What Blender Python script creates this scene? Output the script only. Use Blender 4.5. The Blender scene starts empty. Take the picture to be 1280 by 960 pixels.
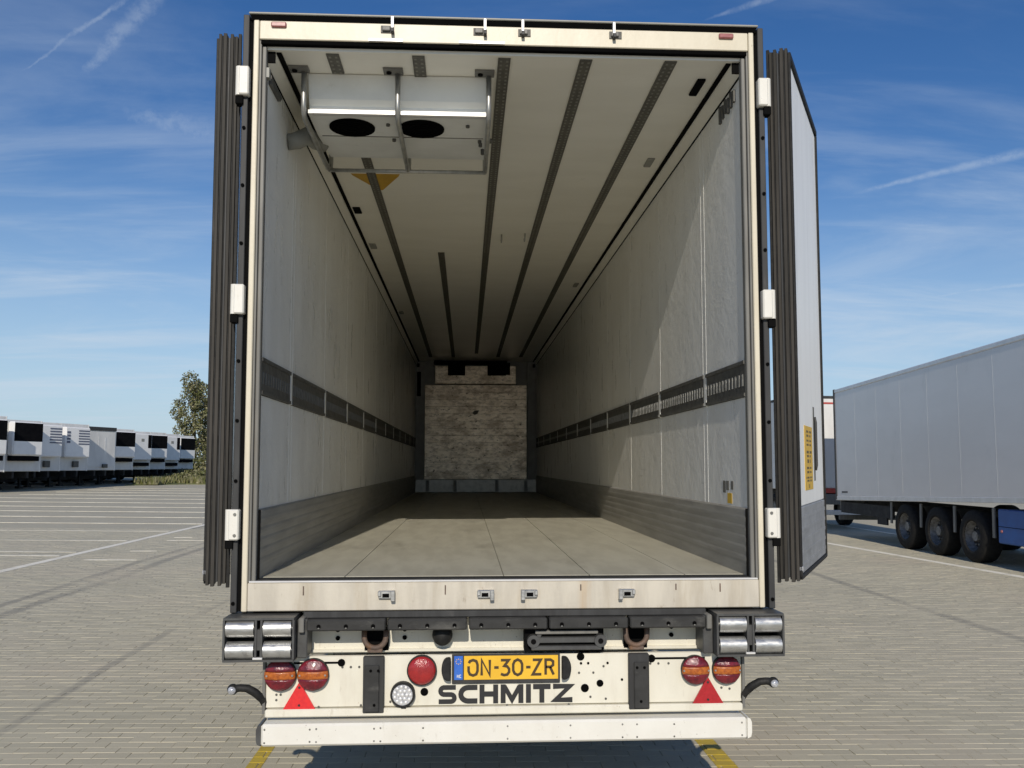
import bpy, bmesh, math, random
from mathutils import Vector, Matrix
import numpy as np
random.seed(7)
SC = bpy.context.scene
COL = SC.collection
R = math.radians
TILT = -0.012                      # the parked trailer leans a little against the yard

# ------------------------------------------------------------------ camera
cam_d = bpy.data.cameras.new("camera")
cam = bpy.data.objects.new("camera", cam_d); COL.objects.link(cam)
cr = Vector((0.99855, -0.05243, 0.01198)).normalized()
cw = Vector((0.0514, 0.99592, 0.07422)).normalized()
cu = cr.cross(cw).normalized(); cr = cw.cross(cu).normalized()
cam.matrix_world = Matrix(((cr.x, cu.x, -cw.x, -0.2239), (cr.y, cu.y, -cw.y, -4.322), (cr.z, cu.z, -cw.z, 1.7502), (0, 0, 0, 1)))
cam_d.sensor_width = 36.0
cam_d.lens = 36.0 * 1095.6 / 1280.0
cam_d.shift_y = 20.0 / 1280.0
cam_d.clip_end = 6000
SC.camera = cam

# ------------------------------------------------------------------ light
SUN = Vector((-0.070, -1.0, 0.55)).normalized()          # towards the sun
sd = bpy.data.lights.new("sun", 'SUN'); sd.energy = 3.6; sd.angle = R(0.53); sd.color = (1.0, 0.915, 0.79)
so = bpy.data.objects.new("sun", sd); COL.objects.link(so)
so.rotation_euler = SUN.to_track_quat('Z', 'Y').to_euler(); so.location = (0, -20, 20)
SC.view_settings.view_transform = 'Standard'; SC.view_settings.look = 'None'
SC.view_settings.exposure = 0.0; SC.view_settings.gamma = 1.0
SC.cycles.diffuse_bounces = 20; SC.cycles.max_bounces = 24

# ------------------------------------------------------------------ world: sky, thin cirrus, vapour trails
W = bpy.data.worlds.new("World"); SC.world = W; W.use_nodes = True
nt = W.node_tree; nt.nodes.clear()
def N(tree, t, **kw):
    n = tree.nodes.new(t)
    for k, v in kw.items(): setattr(n, k, v)
    return n
def math_n(tree, op, a, b=None, c=None, clamp=False):
    n = N(tree, 'ShaderNodeMath', operation=op); n.use_clamp = clamp
    for i, v in enumerate((a, b, c)):
        if v is None: continue
        if isinstance(v, (int, float)): n.inputs[i].default_value = v
        else: tree.links.new(v, n.inputs[i])
    return n.outputs[0]
def vmath(tree, op, a, b=None):
    n = N(tree, 'ShaderNodeVectorMath', operation=op)
    for i, v in enumerate((a, b)):
        if v is None: continue
        if isinstance(v, (tuple, list)): n.inputs[i].default_value = v
        else: tree.links.new(v, n.inputs[i])
    return n.outputs['Value'] if op in ('DOT_PRODUCT', 'LENGTH') else n.outputs['Vector']
def smooth(tree, v, lo, hi, a=0.0, b=1.0):
    n = N(tree, 'ShaderNodeMapRange', interpolation_type='SMOOTHSTEP')
    tree.links.new(v, n.inputs['Value'])
    n.inputs['From Min'].default_value = lo; n.inputs['From Max'].default_value = hi
    n.inputs['To Min'].default_value = a; n.inputs['To Max'].default_value = b
    return n.outputs['Result']
def noise(tree, vec, scale, detail=5, rough=.55, dist=0.0):
    n = N(tree, 'ShaderNodeTexNoise'); tree.links.new(vec, n.inputs['Vector'])
    n.inputs['Scale'].default_value = scale; n.inputs['Detail'].default_value = detail
    n.inputs['Roughness'].default_value = rough; n.inputs['Distortion'].default_value = dist
    return n.outputs['Fac']
def build_sky():
    sky = N(nt, 'ShaderNodeTexSky', sky_type='NISHITA'); sky.sun_disc = False
    sky.sun_elevation = math.asin(SUN.z)
    sky.sun_rotation = math.atan2(SUN.x, SUN.y)
    sky.air_density = 1.0; sky.dust_density = 0.1; sky.ozone_density = 1.6; sky.altitude = 0
    tc = N(nt, 'ShaderNodeTexCoord'); D = tc.outputs['Generated']
    sx = N(nt, 'ShaderNodeSeparateXYZ'); nt.links.new(D, sx.inputs[0])
    zc = math_n(nt, 'ADD', math_n(nt, 'MAXIMUM', sx.outputs['Z'], 0.0), 0.10)
    cx = N(nt, 'ShaderNodeCombineXYZ')
    nt.links.new(math_n(nt, 'DIVIDE', sx.outputs['X'], zc), cx.inputs['X'])
    nt.links.new(math_n(nt, 'DIVIDE', sx.outputs['Y'], zc), cx.inputs['Y'])
    p = cx.outputs[0]
    mp = N(nt, 'ShaderNodeMapping'); nt.links.new(p, mp.inputs[0])
    mp.inputs['Rotation'].default_value = (0, 0, R(38)); mp.inputs['Scale'].default_value = (0.5, 1.15, 1)
    a = noise(nt, mp.outputs[0], 0.9, 9, .62, 0.9)
    mp2 = N(nt, 'ShaderNodeMapping'); nt.links.new(p, mp2.inputs[0])
    mp2.inputs['Rotation'].default_value = (0, 0, R(12)); mp2.inputs['Scale'].default_value = (0.25, 1.0, 1)
    mp2.inputs['Location'].default_value = (3.1, 1.7, 0)
    b = noise(nt, mp2.outputs[0], 2.6, 7, .6, 0.5)
    c1 = math_n(nt, 'MULTIPLY', smooth(nt, a, 0.45, 0.76), 0.52)
    c2 = math_n(nt, 'MULTIPLY', smooth(nt, b, 0.46, 0.74), 0.40)
    low = smooth(nt, sx.outputs['Z'], 0.05, 0.50, 1.0, 0.32)
    cloud = math_n(nt, 'MULTIPLY', math_n(nt, 'ADD', c1, c2), low)
    wob = noise(nt, D, 22, 6, .68); fine = noise(nt, D, 70, 5, .65); wob2 = noise(nt, D, 9, 3, .6)
    total = cloud
    trails = [((0.5193, 0.555, -0.6498), (0.7595, 0.0488, 0.6486), -.058, .055, .0030, .26, 1, .016),
              ((0.6677, 0.5283, -0.5245), (0.6568, -0.0862, 0.7491), -.055, .060, .013, .24, 1, .030),
              ((0.2514, 0.1962, -0.9478), (0.8494, -0.5141, 0.1189), -.085, .30, .0085, .34, 1, .007),
              ((0.3587, 0.3604, -0.8611), (0.8966, -0.3897, 0.2103), -.03, .06, .0045, .25, 1, .010),
              ((0.1628, 0.1108, -0.9804), (0.8531, -0.5151, 0.0834), -.06, .25, .004, .22, 1, .01),
              ((-0.2825, 0.2593, -0.9236), (0.9069, 0.3858, -0.1691), -.050, .08, .020, .22, 1, .045)]
    for n_, t_, s0, s1, wdt, amt, _, amp in trails:
        d = vmath(nt, 'DOT_PRODUCT', D, n_)
        d = math_n(nt, 'ADD', d, math_n(nt, 'MULTIPLY', math_n(nt, 'SUBTRACT', wob, .5), amp))
        d = math_n(nt, 'ABSOLUTE', d)
        s = vmath(nt, 'DOT_PRODUCT', D, t_)
        grow = smooth(nt, s, s0, s0 + (s1 - s0) * .8, .35, 1.0)
        prof = math_n(nt, 'MULTIPLY', smooth(nt, math_n(nt, 'DIVIDE', d, math_n(nt, 'MULTIPLY', grow, wdt)), 0.0, 1.25, 1.0, 0.0), smooth(nt, fine, .30, .62, .35, 1.0))
        rng = math_n(nt, 'MULTIPLY', smooth(nt, s, s0, s0 + .03), smooth(nt, s, s1, s1 + .05, 1.0, 0.0))
        front = math_n(nt, 'GREATER_THAN', sx.outputs['Y'], 0.0)
        m = math_n(nt, 'MULTIPLY', math_n(nt, 'MULTIPLY', math_n(nt, 'MULTIPLY', prof, rng), front), math_n(nt, 'MULTIPLY', smooth(nt, wob2, .25, .65, .5, 1.0), amt))
        total = math_n(nt, 'MAXIMUM', total, math_n(nt, 'ADD', m, math_n(nt, 'MULTIPLY', total, .6)))
    total = math_n(nt, 'MINIMUM', total, .85)
    hs = N(nt, 'ShaderNodeHueSaturation'); nt.links.new(sky.outputs[0], hs.inputs['Color']); hs.inputs['Saturation'].default_value = 1.36; hs.inputs['Value'].default_value = 1.04; hs.inputs['Hue'].default_value = 0.512
    veil = N(nt, 'ShaderNodeMix', data_type='RGBA'); nt.links.new(smooth(nt, sx.outputs['Z'], -0.02, 0.36, 0.82, 0.0), veil.inputs['Factor'])
    nt.links.new(hs.outputs[0], veil.inputs['A']); veil.inputs['B'].default_value = (4.5, 6.3, 8.6, 1)
    mix = N(nt, 'ShaderNodeMix', data_type='RGBA')
    nt.links.new(total, mix.inputs['Factor']); nt.links.new(veil.outputs['Result'], mix.inputs['A'])
    mix.inputs['B'].default_value = (6.6, 7.6, 8.8, 1)
    bg = N(nt, 'ShaderNodeBackground'); nt.links.new(mix.outputs['Result'], bg.inputs['Color'])
    bg.inputs['Strength'].default_value = 0.088
    out = N(nt, 'ShaderNodeOutputWorld'); nt.links.new(bg.outputs[0], out.inputs[0])
build_sky()

# ------------------------------------------------------------------ materials
def mat(name, c, c2=None, rough=.5, metal=0.0, stretch=(1, 1, 1), scale=6.0, detail=6, lohi=(.35, .65),
        grime=(), bump=0.0, bscale=40.0, bstretch=(1, 1, 1), coat=0.0, spec=None, rrange=0.0):
    """c..c2 mixed by stretched noise over world position; grime = list of (colour, scale, stretch, lo, hi, amount)"""
    m = bpy.data.materials.new(name); m.use_nodes = True; t = m.node_tree
    b = t.nodes['Principled BSDF']
    geo = N(t, 'ShaderNodeNewGeometry')
    def mapped(st):
        mp = N(t, 'ShaderNodeMapping'); t.links.new(geo.outputs['Position'], mp.inputs[0]); mp.inputs['Scale'].default_value = st
        return mp.outputs[0]
    c2 = c2 or tuple(x * .86 for x in c)
    f = noise(t, mapped(stretch), scale, detail, .6)
    f = smooth(t, f, *lohi)
    mx = N(t, 'ShaderNodeMix', data_type='RGBA'); t.links.new(f, mx.inputs['Factor'])
    mx.inputs['A'].default_value = (*c, 1); mx.inputs['B'].default_value = (*c2, 1)
    colr = mx.outputs['Result']
    for gc, gs, gst, lo, hi, am in grime:
        g = smooth(t, noise(t, mapped(gst), gs, 7, .65), lo, hi, 0.0, am)
        mx = N(t, 'ShaderNodeMix', data_type='RGBA'); t.links.new(g, mx.inputs['Factor'])
        t.links.new(colr, mx.inputs['A']); mx.inputs['B'].default_value = (*gc, 1); colr = mx.outputs['Result']
    t.links.new(colr, b.inputs['Base Color'])
    b.inputs['Metallic'].default_value = metal
    if rrange: t.links.new(smooth(t, noise(t, mapped(stretch), scale * 1.7, 5, .6), .3, .7, rough - rrange, rough + rrange), b.inputs['Roughness'])
    else: b.inputs['Roughness'].default_value = rough
    if coat: b.inputs['Coat Weight'].default_value = coat
    if spec is not None: b.inputs['Specular IOR Level'].default_value = spec
    if bump:
        bn = N(t, 'ShaderNodeBump'); bn.inputs['Strength'].default_value = bump; bn.inputs['Distance'].default_value = .01
        t.links.new(noise(t, mapped(bstretch), bscale, 5, .6), bn.inputs['Height']); t.links.new(bn.outputs[0], b.inputs['Normal'])
    m.diffuse_color = (*c, 1)
    return m
RUST = (.20, .10, .045); DIRT = (.16, .14, .11)
M = {}
M['cream'] = mat('cream_paint', (.66, .605, .475), (.60, .545, .42), .42, stretch=(1, 1, .25), scale=5,
                 grime=[((.42, .34, .22), 7, (1.6, 1, .25), .56, .80, .55), ((.25, .2, .14), 38, (1, 1, .6), .66, .76, .55)], bump=.08)
M['sill'] = mat('scuffed_sill_steel', (.60, .555, .465), (.50, .46, .385), .45, .1, stretch=(1, 1, .2), scale=9,
                grime=[((.36, .29, .19), 5, (1.5, 1, .2), .48, .78, .65), ((.28, .22, .15), 30, (1, 1, .3), .62, .75, .6), ((.45, .28, .12), 2.2, (2, 1, .1), .60, .78, .5)], bump=.1)
M['white'] = mat('white_paint', (.735, .705, .60), (.675, .645, .54), .38, stretch=(1, 1, .5), scale=4,
                 grime=[((.50, .44, .34), 5, (1.4, 1, .35), .50, .80, .5), ((.36, .30, .22), 16, (1.6, 1, .35), .60, .76, .5), ((.26, .21, .15), 70, (1, 1, .8), .655, .70, .75), ((.34, .17, .07), 34, (1.5, 1, .5), .70, .74, .7)], bump=.06)
M['barwhite'] = mat('underrun_white_paint', (.75, .735, .675), (.705, .685, .62), .4, scale=4,
                    grime=[((.55, .51, .43), 4, (1, 1, .5), .52, .8, .45), ((.40, .36, .29), 15, (1.4, 1, .5), .62, .76, .45), ((.24, .21, .17), 60, (1, 1, 1), .665, .71, .8), ((.34, .18, .08), 30, (1, 1, .8), .71, .75, .7)], bump=.06)
M['wall'] = mat('interior_wall_liner', (.87, .865, .825), (.82, .812, .77), .34, stretch=(1, .9, .25), scale=5,
                grime=[((.55, .535, .48), 2.2, (1, 1.4, .3), .56, .82, .5), ((.42, .41, .37), 20, (1, 1, .45), .66, .76, .4), ((.40, .39, .35), 13, (1, .12, 1.8), .66, .76, .5), ((.93, .93, .92), 24, (1, .5, .6), .66, .72, .8),
                       ((.16, .15, .13), 42, (1, .6, .8), .715, .745, .85), ((.22, .21, .18), 11, (1, .25, 2.4), .70, .74, .7)], bump=.38, bscale=13, bstretch=(1, .8, 1), rrange=.08)
M['ceil'] = mat('ceiling_liner', (.87, .845, .76), (.83, .805, .72), .36, stretch=(.3, 1, 1), scale=4,
                grime=[((.55, .53, .46), 9, (1, 1, 1), .66, .8, .3)], bump=.06, bscale=20)
M['kick'] = mat('kick_plate_aluminium', (.36, .35, .32), (.29, .28, .255), .5, .15, stretch=(1, .25, 2.2), scale=9,
                grime=[((.20, .19, .175), 6, (1, .5, 2.2), .54, .78, .5), ((.50, .49, .46), 30, (1, .08, 3), .66, .76, .4)], bump=.10, bscale=30, bstretch=(1, .1, 1))
M['doorkick'] = mat('door_kick_plate', (.40, .41, .42), (.32, .33, .34), .48, .4, stretch=(1, .4, 1), scale=12,
                    grime=[((.22, .22, .22), 9, (.3, .3, 2), .55, .75, .6), ((.6, .6, .6), 40, (1, 1, 1), .68, .75, .5)], bump=.15)
M['floor'] = mat('antislip_floor', (.47, .45, .365), (.40, .38, .305), .45, stretch=(1.6, .35, 1), scale=6,
                 grime=[((.19, .175, .14), 2.4, (1.2, .4, 1), .52, .78, .6), ((.50, .46, .37), 3.2, (1, .5, 1), .58, .78, .5), ((.62, .60, .55), 26, (1, 1, 1), .72, .76, .8), ((.13, .12, .10), 34, (1.8, .5, 1), .66, .76, .55)], bump=.18, bscale=120)
M['joint'] = mat('floor_joint_sealant', (.21, .20, .165), None, .7)
M['rail'] = mat('perforated_rail_steel', (.115, .112, .10), (.075, .073, .066), .6, .1, scale=20, bump=.1)
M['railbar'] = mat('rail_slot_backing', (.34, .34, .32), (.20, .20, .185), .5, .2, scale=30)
M['railbar_shaded'] = mat('shaded_slot_backing', (.17, .17, .16), (.12, .12, .11), .6, scale=30)  # darker copy of the slot backing, left wall's shade put into the colour
M['track'] = mat('ceiling_track_steel', (.115, .110, .088), (.085, .08, .066), .6, .1, stretch=(1, .4, 1), scale=30)
M['trackdot'] = mat('ceiling_track_hole', (.22, .21, .18), None, .6)
M['alu'] = mat('aluminium_profile', (.46, .46, .44), (.36, .36, .34), .38, .7, stretch=(1, 1, .15), scale=18, grime=[(DIRT, 14, (1, 1, .4), .6, .8, .5)])
M['jamb'] = mat('inner_jamb_grey', (.19, .186, .17), (.145, .142, .13), .55, .1, stretch=(1, 1, .15), scale=16, grime=[(DIRT, 10, (1, 1, .2), .55, .8, .5)])
M['black'] = mat('black_rubber', (.022, .022, .021), (.013, .013, .013), .6, scale=25, grime=[((.12, .11, .10), 10, (1, 1, .3), .58, .8, .45)], bump=.1, spec=.25)
M['seal'] = mat('door_seal_rubber', (.055, .050, .043), (.032, .030, .026), .65, stretch=(1, 1, .08), scale=18, grime=[((.19, .175, .155), 9, (1, 1, .05), .58, .8, .5)], spec=.25)
M['strip'] = mat('dark_grey_strip', (.050, .051, .051), (.035, .035, .035), .55, .0, stretch=(1, 1, .2), scale=14, grime=[((.16, .15, .14), 12, (1, 1, .2), .6, .8, .5)], spec=.3)
M['buffer'] = mat('dock_buffer_rubber', (.042, .042, .041), (.030, .030, .029), .62, stretch=(.5, 1, 1), scale=14, grime=[((.17, .165, .15), 8, (.6, 1, 1.5), .55, .8, .55)], bump=.15, spec=.25)
M['housing'] = mat('dark_steel_housing', (.075, .077, .075), (.055, .055, .055), .5, .1, scale=14, grime=[((.22, .21, .19), 9, (1, 1, 1), .6, .8, .5)], bump=.08)
M['chrome'] = mat('worn_roller_steel', (.60, .60, .58), (.46, .46, .45), .36, .8, stretch=(1, 1, 3), scale=14, grime=[((.25, .24, .22), 20, (1, 1, 1), .58, .75, .7)], rrange=.1)
M['dark'] = mat('dark_cavity', (.006, .006, .006), None, .9, spec=.05)
M['hole'] = mat('drilled_hole', (.004, .004, .004), None, .9, spec=.02)
M['chassis'] = mat('chassis_grey_steel', (.045, .045, .045), (.03, .03, .03), .7, .0, scale=8, grime=[(DIRT, 5, (1, 1, 1), .55, .8, .3)], spec=.15)
M['rust'] = mat('rusty_hook_steel', (.17, .12, .095), (.11, .08, .065), .7, .3, scale=30, grime=[(RUST, 14, (1, 1, 1), .5, .7, .7)], bump=.2)
M['red'] = mat('red_lamp_lens', (.36, .022, .022), (.28, .018, .02), .18, scale=40, coat=.5, bump=.25, bscale=160)
M['darkred'] = mat('dark_red_lamp_lens', (.19, .012, .022), (.10, .008, .016), .16, scale=40, coat=.5, bump=.25, bscale=160)
M['amber'] = mat('amber_lamp_lens', (.48, .135, .018), (.30, .07, .012), .2, scale=60, coat=.5, bump=.25, bscale=160)
M['reflector'] = mat('red_reflector', (.72, .03, .03), (.62, .025, .03), .25, scale=60, coat=.3, bump=.2, bscale=220)
M['reflector2'] = mat('darker_red_reflector', (.42, .018, .025), (.36, .015, .02), .25, scale=60, coat=.3, bump=.2, bscale=220)
M['clear'] = mat('clear_lamp_lens', (.62, .63, .65), (.40, .41, .44), .15, .3, scale=70, lohi=(.45, .55), coat=.6)
M['plate_y'] = mat('yellow_number_plate', (.80, .48, .035), (.74, .43, .03), .4, scale=10, grime=[((.5, .35, .1), 18, (1, 1, 1), .62, .78, .4)])
M['plate_b'] = mat('blue_plate_band', (.03, .12, .50), (.04, .15, .55), .4, scale=20)
M['ink'] = mat('black_lettering', (.02, .02, .021), None, .5)
M['print'] = mat('sticker_print', (.10, .07, .02), (.60, .38, .05), .5, stretch=(1.0, 1.0, .02), scale=42, detail=2, lohi=(.50, .56))
M['inkbrown'] = mat('plate_characters', (.06, .035, .012), None, .5)
M['yellow'] = mat('yellow_sticker', (.72, .46, .05), (.64, .40, .045), .5, scale=14, grime=[((.4, .28, .08), 20, (1, 1, .5), .6, .8, .4)])
M['signyellow'] = mat('yellow_warning_film', (.55, .32, .03), (.46, .27, .03), .5, scale=14)
M['evap'] = mat('evaporator_white', (.80, .80, .76), (.74, .74, .70), .38, scale=5, grime=[((.45, .43, .38), 12, (1, 1, 1), .62, .8, .4)])
M['doorwhite'] = mat('door_inner_white', (.88, .88, .85), (.83, .83, .80), .42, stretch=(1, 1, .1), scale=9, grime=[((.42, .42, .38), 7, (1, 1, .12), .58, .8, .45)], bump=.05)
M['plank'] = mat('worn_bulkhead_board', (.92, .81, .66), (.76, .65, .50), .42, .8, stretch=(.7, 1, 1.5), scale=9, detail=9, lohi=(.30, .68),
                 grime=[((.34, .26, .18), 4, (.8, 1, 1.3), .44, .66, .75), ((.30, .23, .16), 11, (.8, 1, 1.6), .48, .64, .6), ((.08, .06, .04), 12, (.9, 1, 1.3), .61, .66, .9), ((.97, .90, .79), 26, (.6, 1, 2), .58, .68, .8), ((.12, .09, .06), 40, (.7, 1, 1.6), .62, .68, .8)], bump=.2)
M['frame_g'] = mat('bulkhead_frame_grey', (.34, .34, .33), (.29, .29, .28), .5, .0, scale=8)
M['kick_g'] = mat('bulkhead_kick_grey', (.56, .54, .49), (.46, .44, .40), .45, .7, scale=9, grime=[(DIRT, 9, (1, 1, 1), .55, .75, .5)])
M['lens_grey'] = mat('grey_fitting', (.28, .28, .25), None, .5)
M['markerred'] = mat('pale_red_marker', (.36, .13, .12), (.28, .09, .09), .3, scale=60, coat=.3)
M['tyre'] = mat('tyre_rubber', (.016, .0155, .015), (.024, .023, .021), .8, scale=14, bump=.2, bscale=30, spec=.15)
M['rim'] = mat('wheel_rim_steel', (.24, .24, .235), (.12, .117, .11), .5, .2, scale=14, grime=[(DIRT, 20, (1, 1, 1), .5, .7, .5)])
M['bodygrey'] = mat('trailer_side_grey_white', (.79, .765, .73), (.745, .72, .685), .27, stretch=(1, .25, .8), scale=1.2, grime=[((.50, .49, .47), 2.0, (1, .6, .3), .54, .8, .4)], bump=.03)
M['bodyrail'] = mat('trailer_side_rail', (.76, .75, .73), (.68, .67, .65), .4, .3, scale=5)
M['bodywhite'] = mat('parked_trailer_white', (.68, .675, .65), (.60, .595, .575), .42, stretch=(1, 1, .3), scale=2, grime=[((.5, .5, .48), 4, (1, 1, .2), .56, .8, .45)])
M['panelwhite'] = mat('unit_casing_white', (.84, .835, .82), (.79, .785, .77), .35, scale=2)
M['grille'] = mat('black_unit_grille', (.004, .004, .005), (.007, .007, .008), .8, scale=4, spec=.05)
M['louver'] = mat('blue_grey_louvre', (.13, .145, .20), (.10, .11, .16), .5, scale=8)
M['blue'] = mat('blue_pallet_box', (.006, .095, .36), (.006, .078, .30), .4, scale=3, grime=[((.05, .09, .17), 6, (1, 1, .3), .62, .8, .3)])
M['redline'] = mat('red_stripe', (.45, .06, .045), None, .5)
M['linewhite'] = mat('white_road_paint', (.84, .80, .69), (.66, .62, .52), .9, spec=.05, scale=2.2, lohi=(.46, .74), grime=[((.40, .375, .31), 14, (1, 1, 1), .60, .72, .7)])
M['linefaint'] = mat('worn_bay_line_paint', (.70, .67, .57), (.53, .50, .41), .9, spec=.05, scale=.6, lohi=(.38, .66), grime=[((.36, .345, .30), 10, (1, 1, 1), .5, .68, .7)])
M['lineyellow'] = mat('yellow_road_paint', (.56, .40, .03), (.46, .33, .03), .6, scale=9, grime=[((.30, .27, .18), 18, (1, 1, 1), .60, .74, .55)], bump=.2)

def paver_mat(name, L=.2, H=.1, mortar=.0):
    m = bpy.data.materials.new(name); m.use_nodes = True; t = m.node_tree; b = t.nodes['Principled BSDF']
    geo = N(t, 'ShaderNodeNewGeometry'); P = geo.outputs['Position']
    br = N(t, 'ShaderNodeTexBrick'); t.links.new(P, br.inputs['Vector']); br.offset = .5; br.offset_frequency = 2; br.squash = 1
    br.inputs['Scale'].default_value = 1.0; br.inputs['Mortar Size'].default_value = mortar; br.inputs['Mortar Smooth'].default_value = .1
    br.inputs['Bias'].default_value = 0; br.inputs['Brick Width'].default_value = L; br.inputs['Row Height'].default_value = H
    br.inputs['Color1'].default_value = (.515, .475, .358, 1); br.inputs['Color2'].default_value = (.445, .412, .310, 1)
    br.inputs['Mortar'].default_value = (.29, .275, .22, 1)
    c = br.outputs['Color']
    def layer(c, colr, fac, mode='MIX'):
        mx = N(t, 'ShaderNodeMix', data_type='RGBA', blend_type=mode); t.links.new(fac, mx.inputs['Factor'])
        t.links.new(c, mx.inputs['A']); mx.inputs['B'].default_value = (*colr, 1); return mx.outputs['Result']
    def mp(st, loc=(0, 0, 0)):
        q = N(t, 'ShaderNodeMapping'); t.links.new(P, q.inputs[0]); q.inputs['Scale'].default_value = st; q.inputs['Location'].default_value = loc; return q.outputs[0]
    c = layer(c, (.53, .475, .36), smooth(t, noise(t, mp((.35, 1, 1)), .8, 6, .6), .42, .70, 0, .55))
    c = layer(c, (.395, .368, .282), smooth(t, noise(t, mp((.22, 1, 1), (5, 3, 0)), 1.1, 7, .65), .48, .74, 0, .65))
    c = layer(c, (.48, .415, .325), smooth(t, noise(t, mp((.5, .5, 1), (9, 1, 0)), .9, 4, .5), .55, .75, 0, .4))
    c = layer(c, (.22, .21, .18), smooth(t, noise(t, mp((1, 1, 1)), 38, 5, .7), .58, .76, 0, .5))
    c = layer(c, (.58, .565, .49), smooth(t, noise(t, mp((1, 1, 1), (2, 2, 0)), 60, 4, .7), .62, .76, 0, .5))
    sp = N(t, 'ShaderNodeSeparateXYZ'); t.links.new(P, sp.inputs[0])
    wv = math_n(t, 'MULTIPLY', math_n(t, 'SUBTRACT', noise(t, mp((1, .25, 1)), .5, 3, .5), .5), .5)
    c = layer(c, (.20, .185, .15), smooth(t, noise(t, mp((.8, 1, 1), (3, 8, 0)), 1.7, 6, .6), .67, .80, 0, .35))
    for x0, w in ((-5.45, .10), (-5.80, .085), (5.6, .10), (-3.2, .05)):            # tyre marks along the lane
        d = math_n(t, 'ABSOLUTE', math_n(t, 'SUBTRACT', math_n(t, 'ADD', sp.outputs['X'], wv), x0))
        f = math_n(t, 'MULTIPLY', smooth(t, d, w * .4, w * 1.2, .60, 0.0), smooth(t, noise(t, mp((1, .2, 1)), 1.2, 5, .6), .3, .6))
        c = layer(c, (.21, .20, .175), f)
    t.links.new(c, b.inputs['Base Color']); b.inputs['Roughness'].default_value = .8; b.inputs['Specular IOR Level'].default_value = .3
    bn = N(t, 'ShaderNodeBump'); bn.inputs['Strength'].default_value = .35; bn.inputs['Distance'].default_value = .006
    t.links.new(noise(t, P, 150, 4, .6), bn.inputs['Height']); t.links.new(bn.outputs[0], b.inputs['Normal'])
    return m
M['paver'] = paver_mat('concrete_paver', mortar=0.0)
M['yard'] = paver_mat('paved_yard', mortar=.006)
M['grass'] = mat('verge_grass', (.10, .125, .035), (.16, .15, .06), .8, scale=3, grime=[((.05, .07, .02), 9, (1, 1, 1), .5, .7, .7)])

def leaf_mat(name, a, b2, scale=.9):
    m = bpy.data.materials.new(name); m.use_nodes = True; t = m.node_tree; b = t.nodes['Principled BSDF']
    geo = N(t, 'ShaderNodeNewGeometry')
    f1 = smooth(t, noise(t, geo.outputs['Position'], scale, 3, .6), .35, .65)
    f = math_n(t, 'ADD', math_n(t, 'MULTIPLY', f1, .6), math_n(t, 'MULTIPLY', geo.outputs['Random Per Island'], .5), clamp=True)
    mx = N(t, 'ShaderNodeMix', data_type='RGBA'); t.links.new(f, mx.inputs['Factor'])
    mx.inputs['A'].default_value = (*a, 1); mx.inputs['B'].default_value = (*b2, 1)
    t.links.new(mx.outputs['Result'], b.inputs['Base Color']); b.inputs['Roughness'].default_value = .6
    return m
M['leaf'] = leaf_mat('green_foliage', (.075, .090, .026), (.17, .17, .055))
M['leaf2'] = leaf_mat('pale_foliage', (.14, .14, .07), (.25, .23, .13))
M['leaf3'] = leaf_mat('dark_foliage', (.035, .055, .022), (.085, .10, .035))
M['bark'] = mat('tree_bark', (.13, .105, .08), (.09, .07, .055), .85, scale=8, bump=.3)

# ------------------------------------------------------------------ mesh helpers
def BM(): return bmesh.new()
def box(bm, x0, x1, y0, y1, z0, z1, bev=0.0, mi=0):
    r = bmesh.ops.create_cube(bm, size=1.0); vs = r['verts']
    for v in vs: v.co = Vector(((x0 + x1) / 2 + v.co.x * (x1 - x0), (y0 + y1) / 2 + v.co.y * (y1 - y0), (z0 + z1) / 2 + v.co.z * (z1 - z0)))
    fs = {f for v in vs for f in v.link_faces}
    for f in fs: f.material_index = mi
    if bev:
        es = {e for v in vs for e in v.link_edges}
        g = bmesh.ops.bevel(bm, geom=list(es), offset=bev, segments=1, affect='EDGES', profile=.5)
        for f in g['faces']: f.material_index = mi
    return bm
def cyl(bm, p0, p1, r0, r1=None, seg=16, mi=0, caps=True):
    p0, p1 = Vector(p0), Vector(p1); r1 = r0 if r1 is None else r1
    d = p1 - p0
    g = bmesh.ops.create_cone(bm, cap_ends=caps, segments=seg, radius1=r0, radius2=r1, depth=d.length)
    q = d.to_track_quat('Z', 'Y').to_matrix().to_4x4(); mt = Matrix.Translation((p0 + p1) / 2) @ q
    bmesh.ops.transform(bm, matrix=mt, verts=g['verts'])
    for f in {f for v in g['verts'] for f in v.link_faces}:
        f.material_index = mi
        if len(f.verts) == 4: f.smooth = True
        else:
            for e in f.edges: e.smooth = False
    return bm
def ball(bm, c, r, sc=(1, 1, 1), seg=16, mi=0):
    g = bmesh.ops.create_uvsphere(bm, u_segments=seg, v_segments=max(6, seg // 2), radius=r)
    for v in g['verts']: v.co = Vector((c[0] + v.co.x * sc[0], c[1] + v.co.y * sc[1], c[2] + v.co.z * sc[2]))
    for f in {f for v in g['verts'] for f in v.link_faces}: f.material_index = mi; f.smooth = True
    return bm
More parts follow.
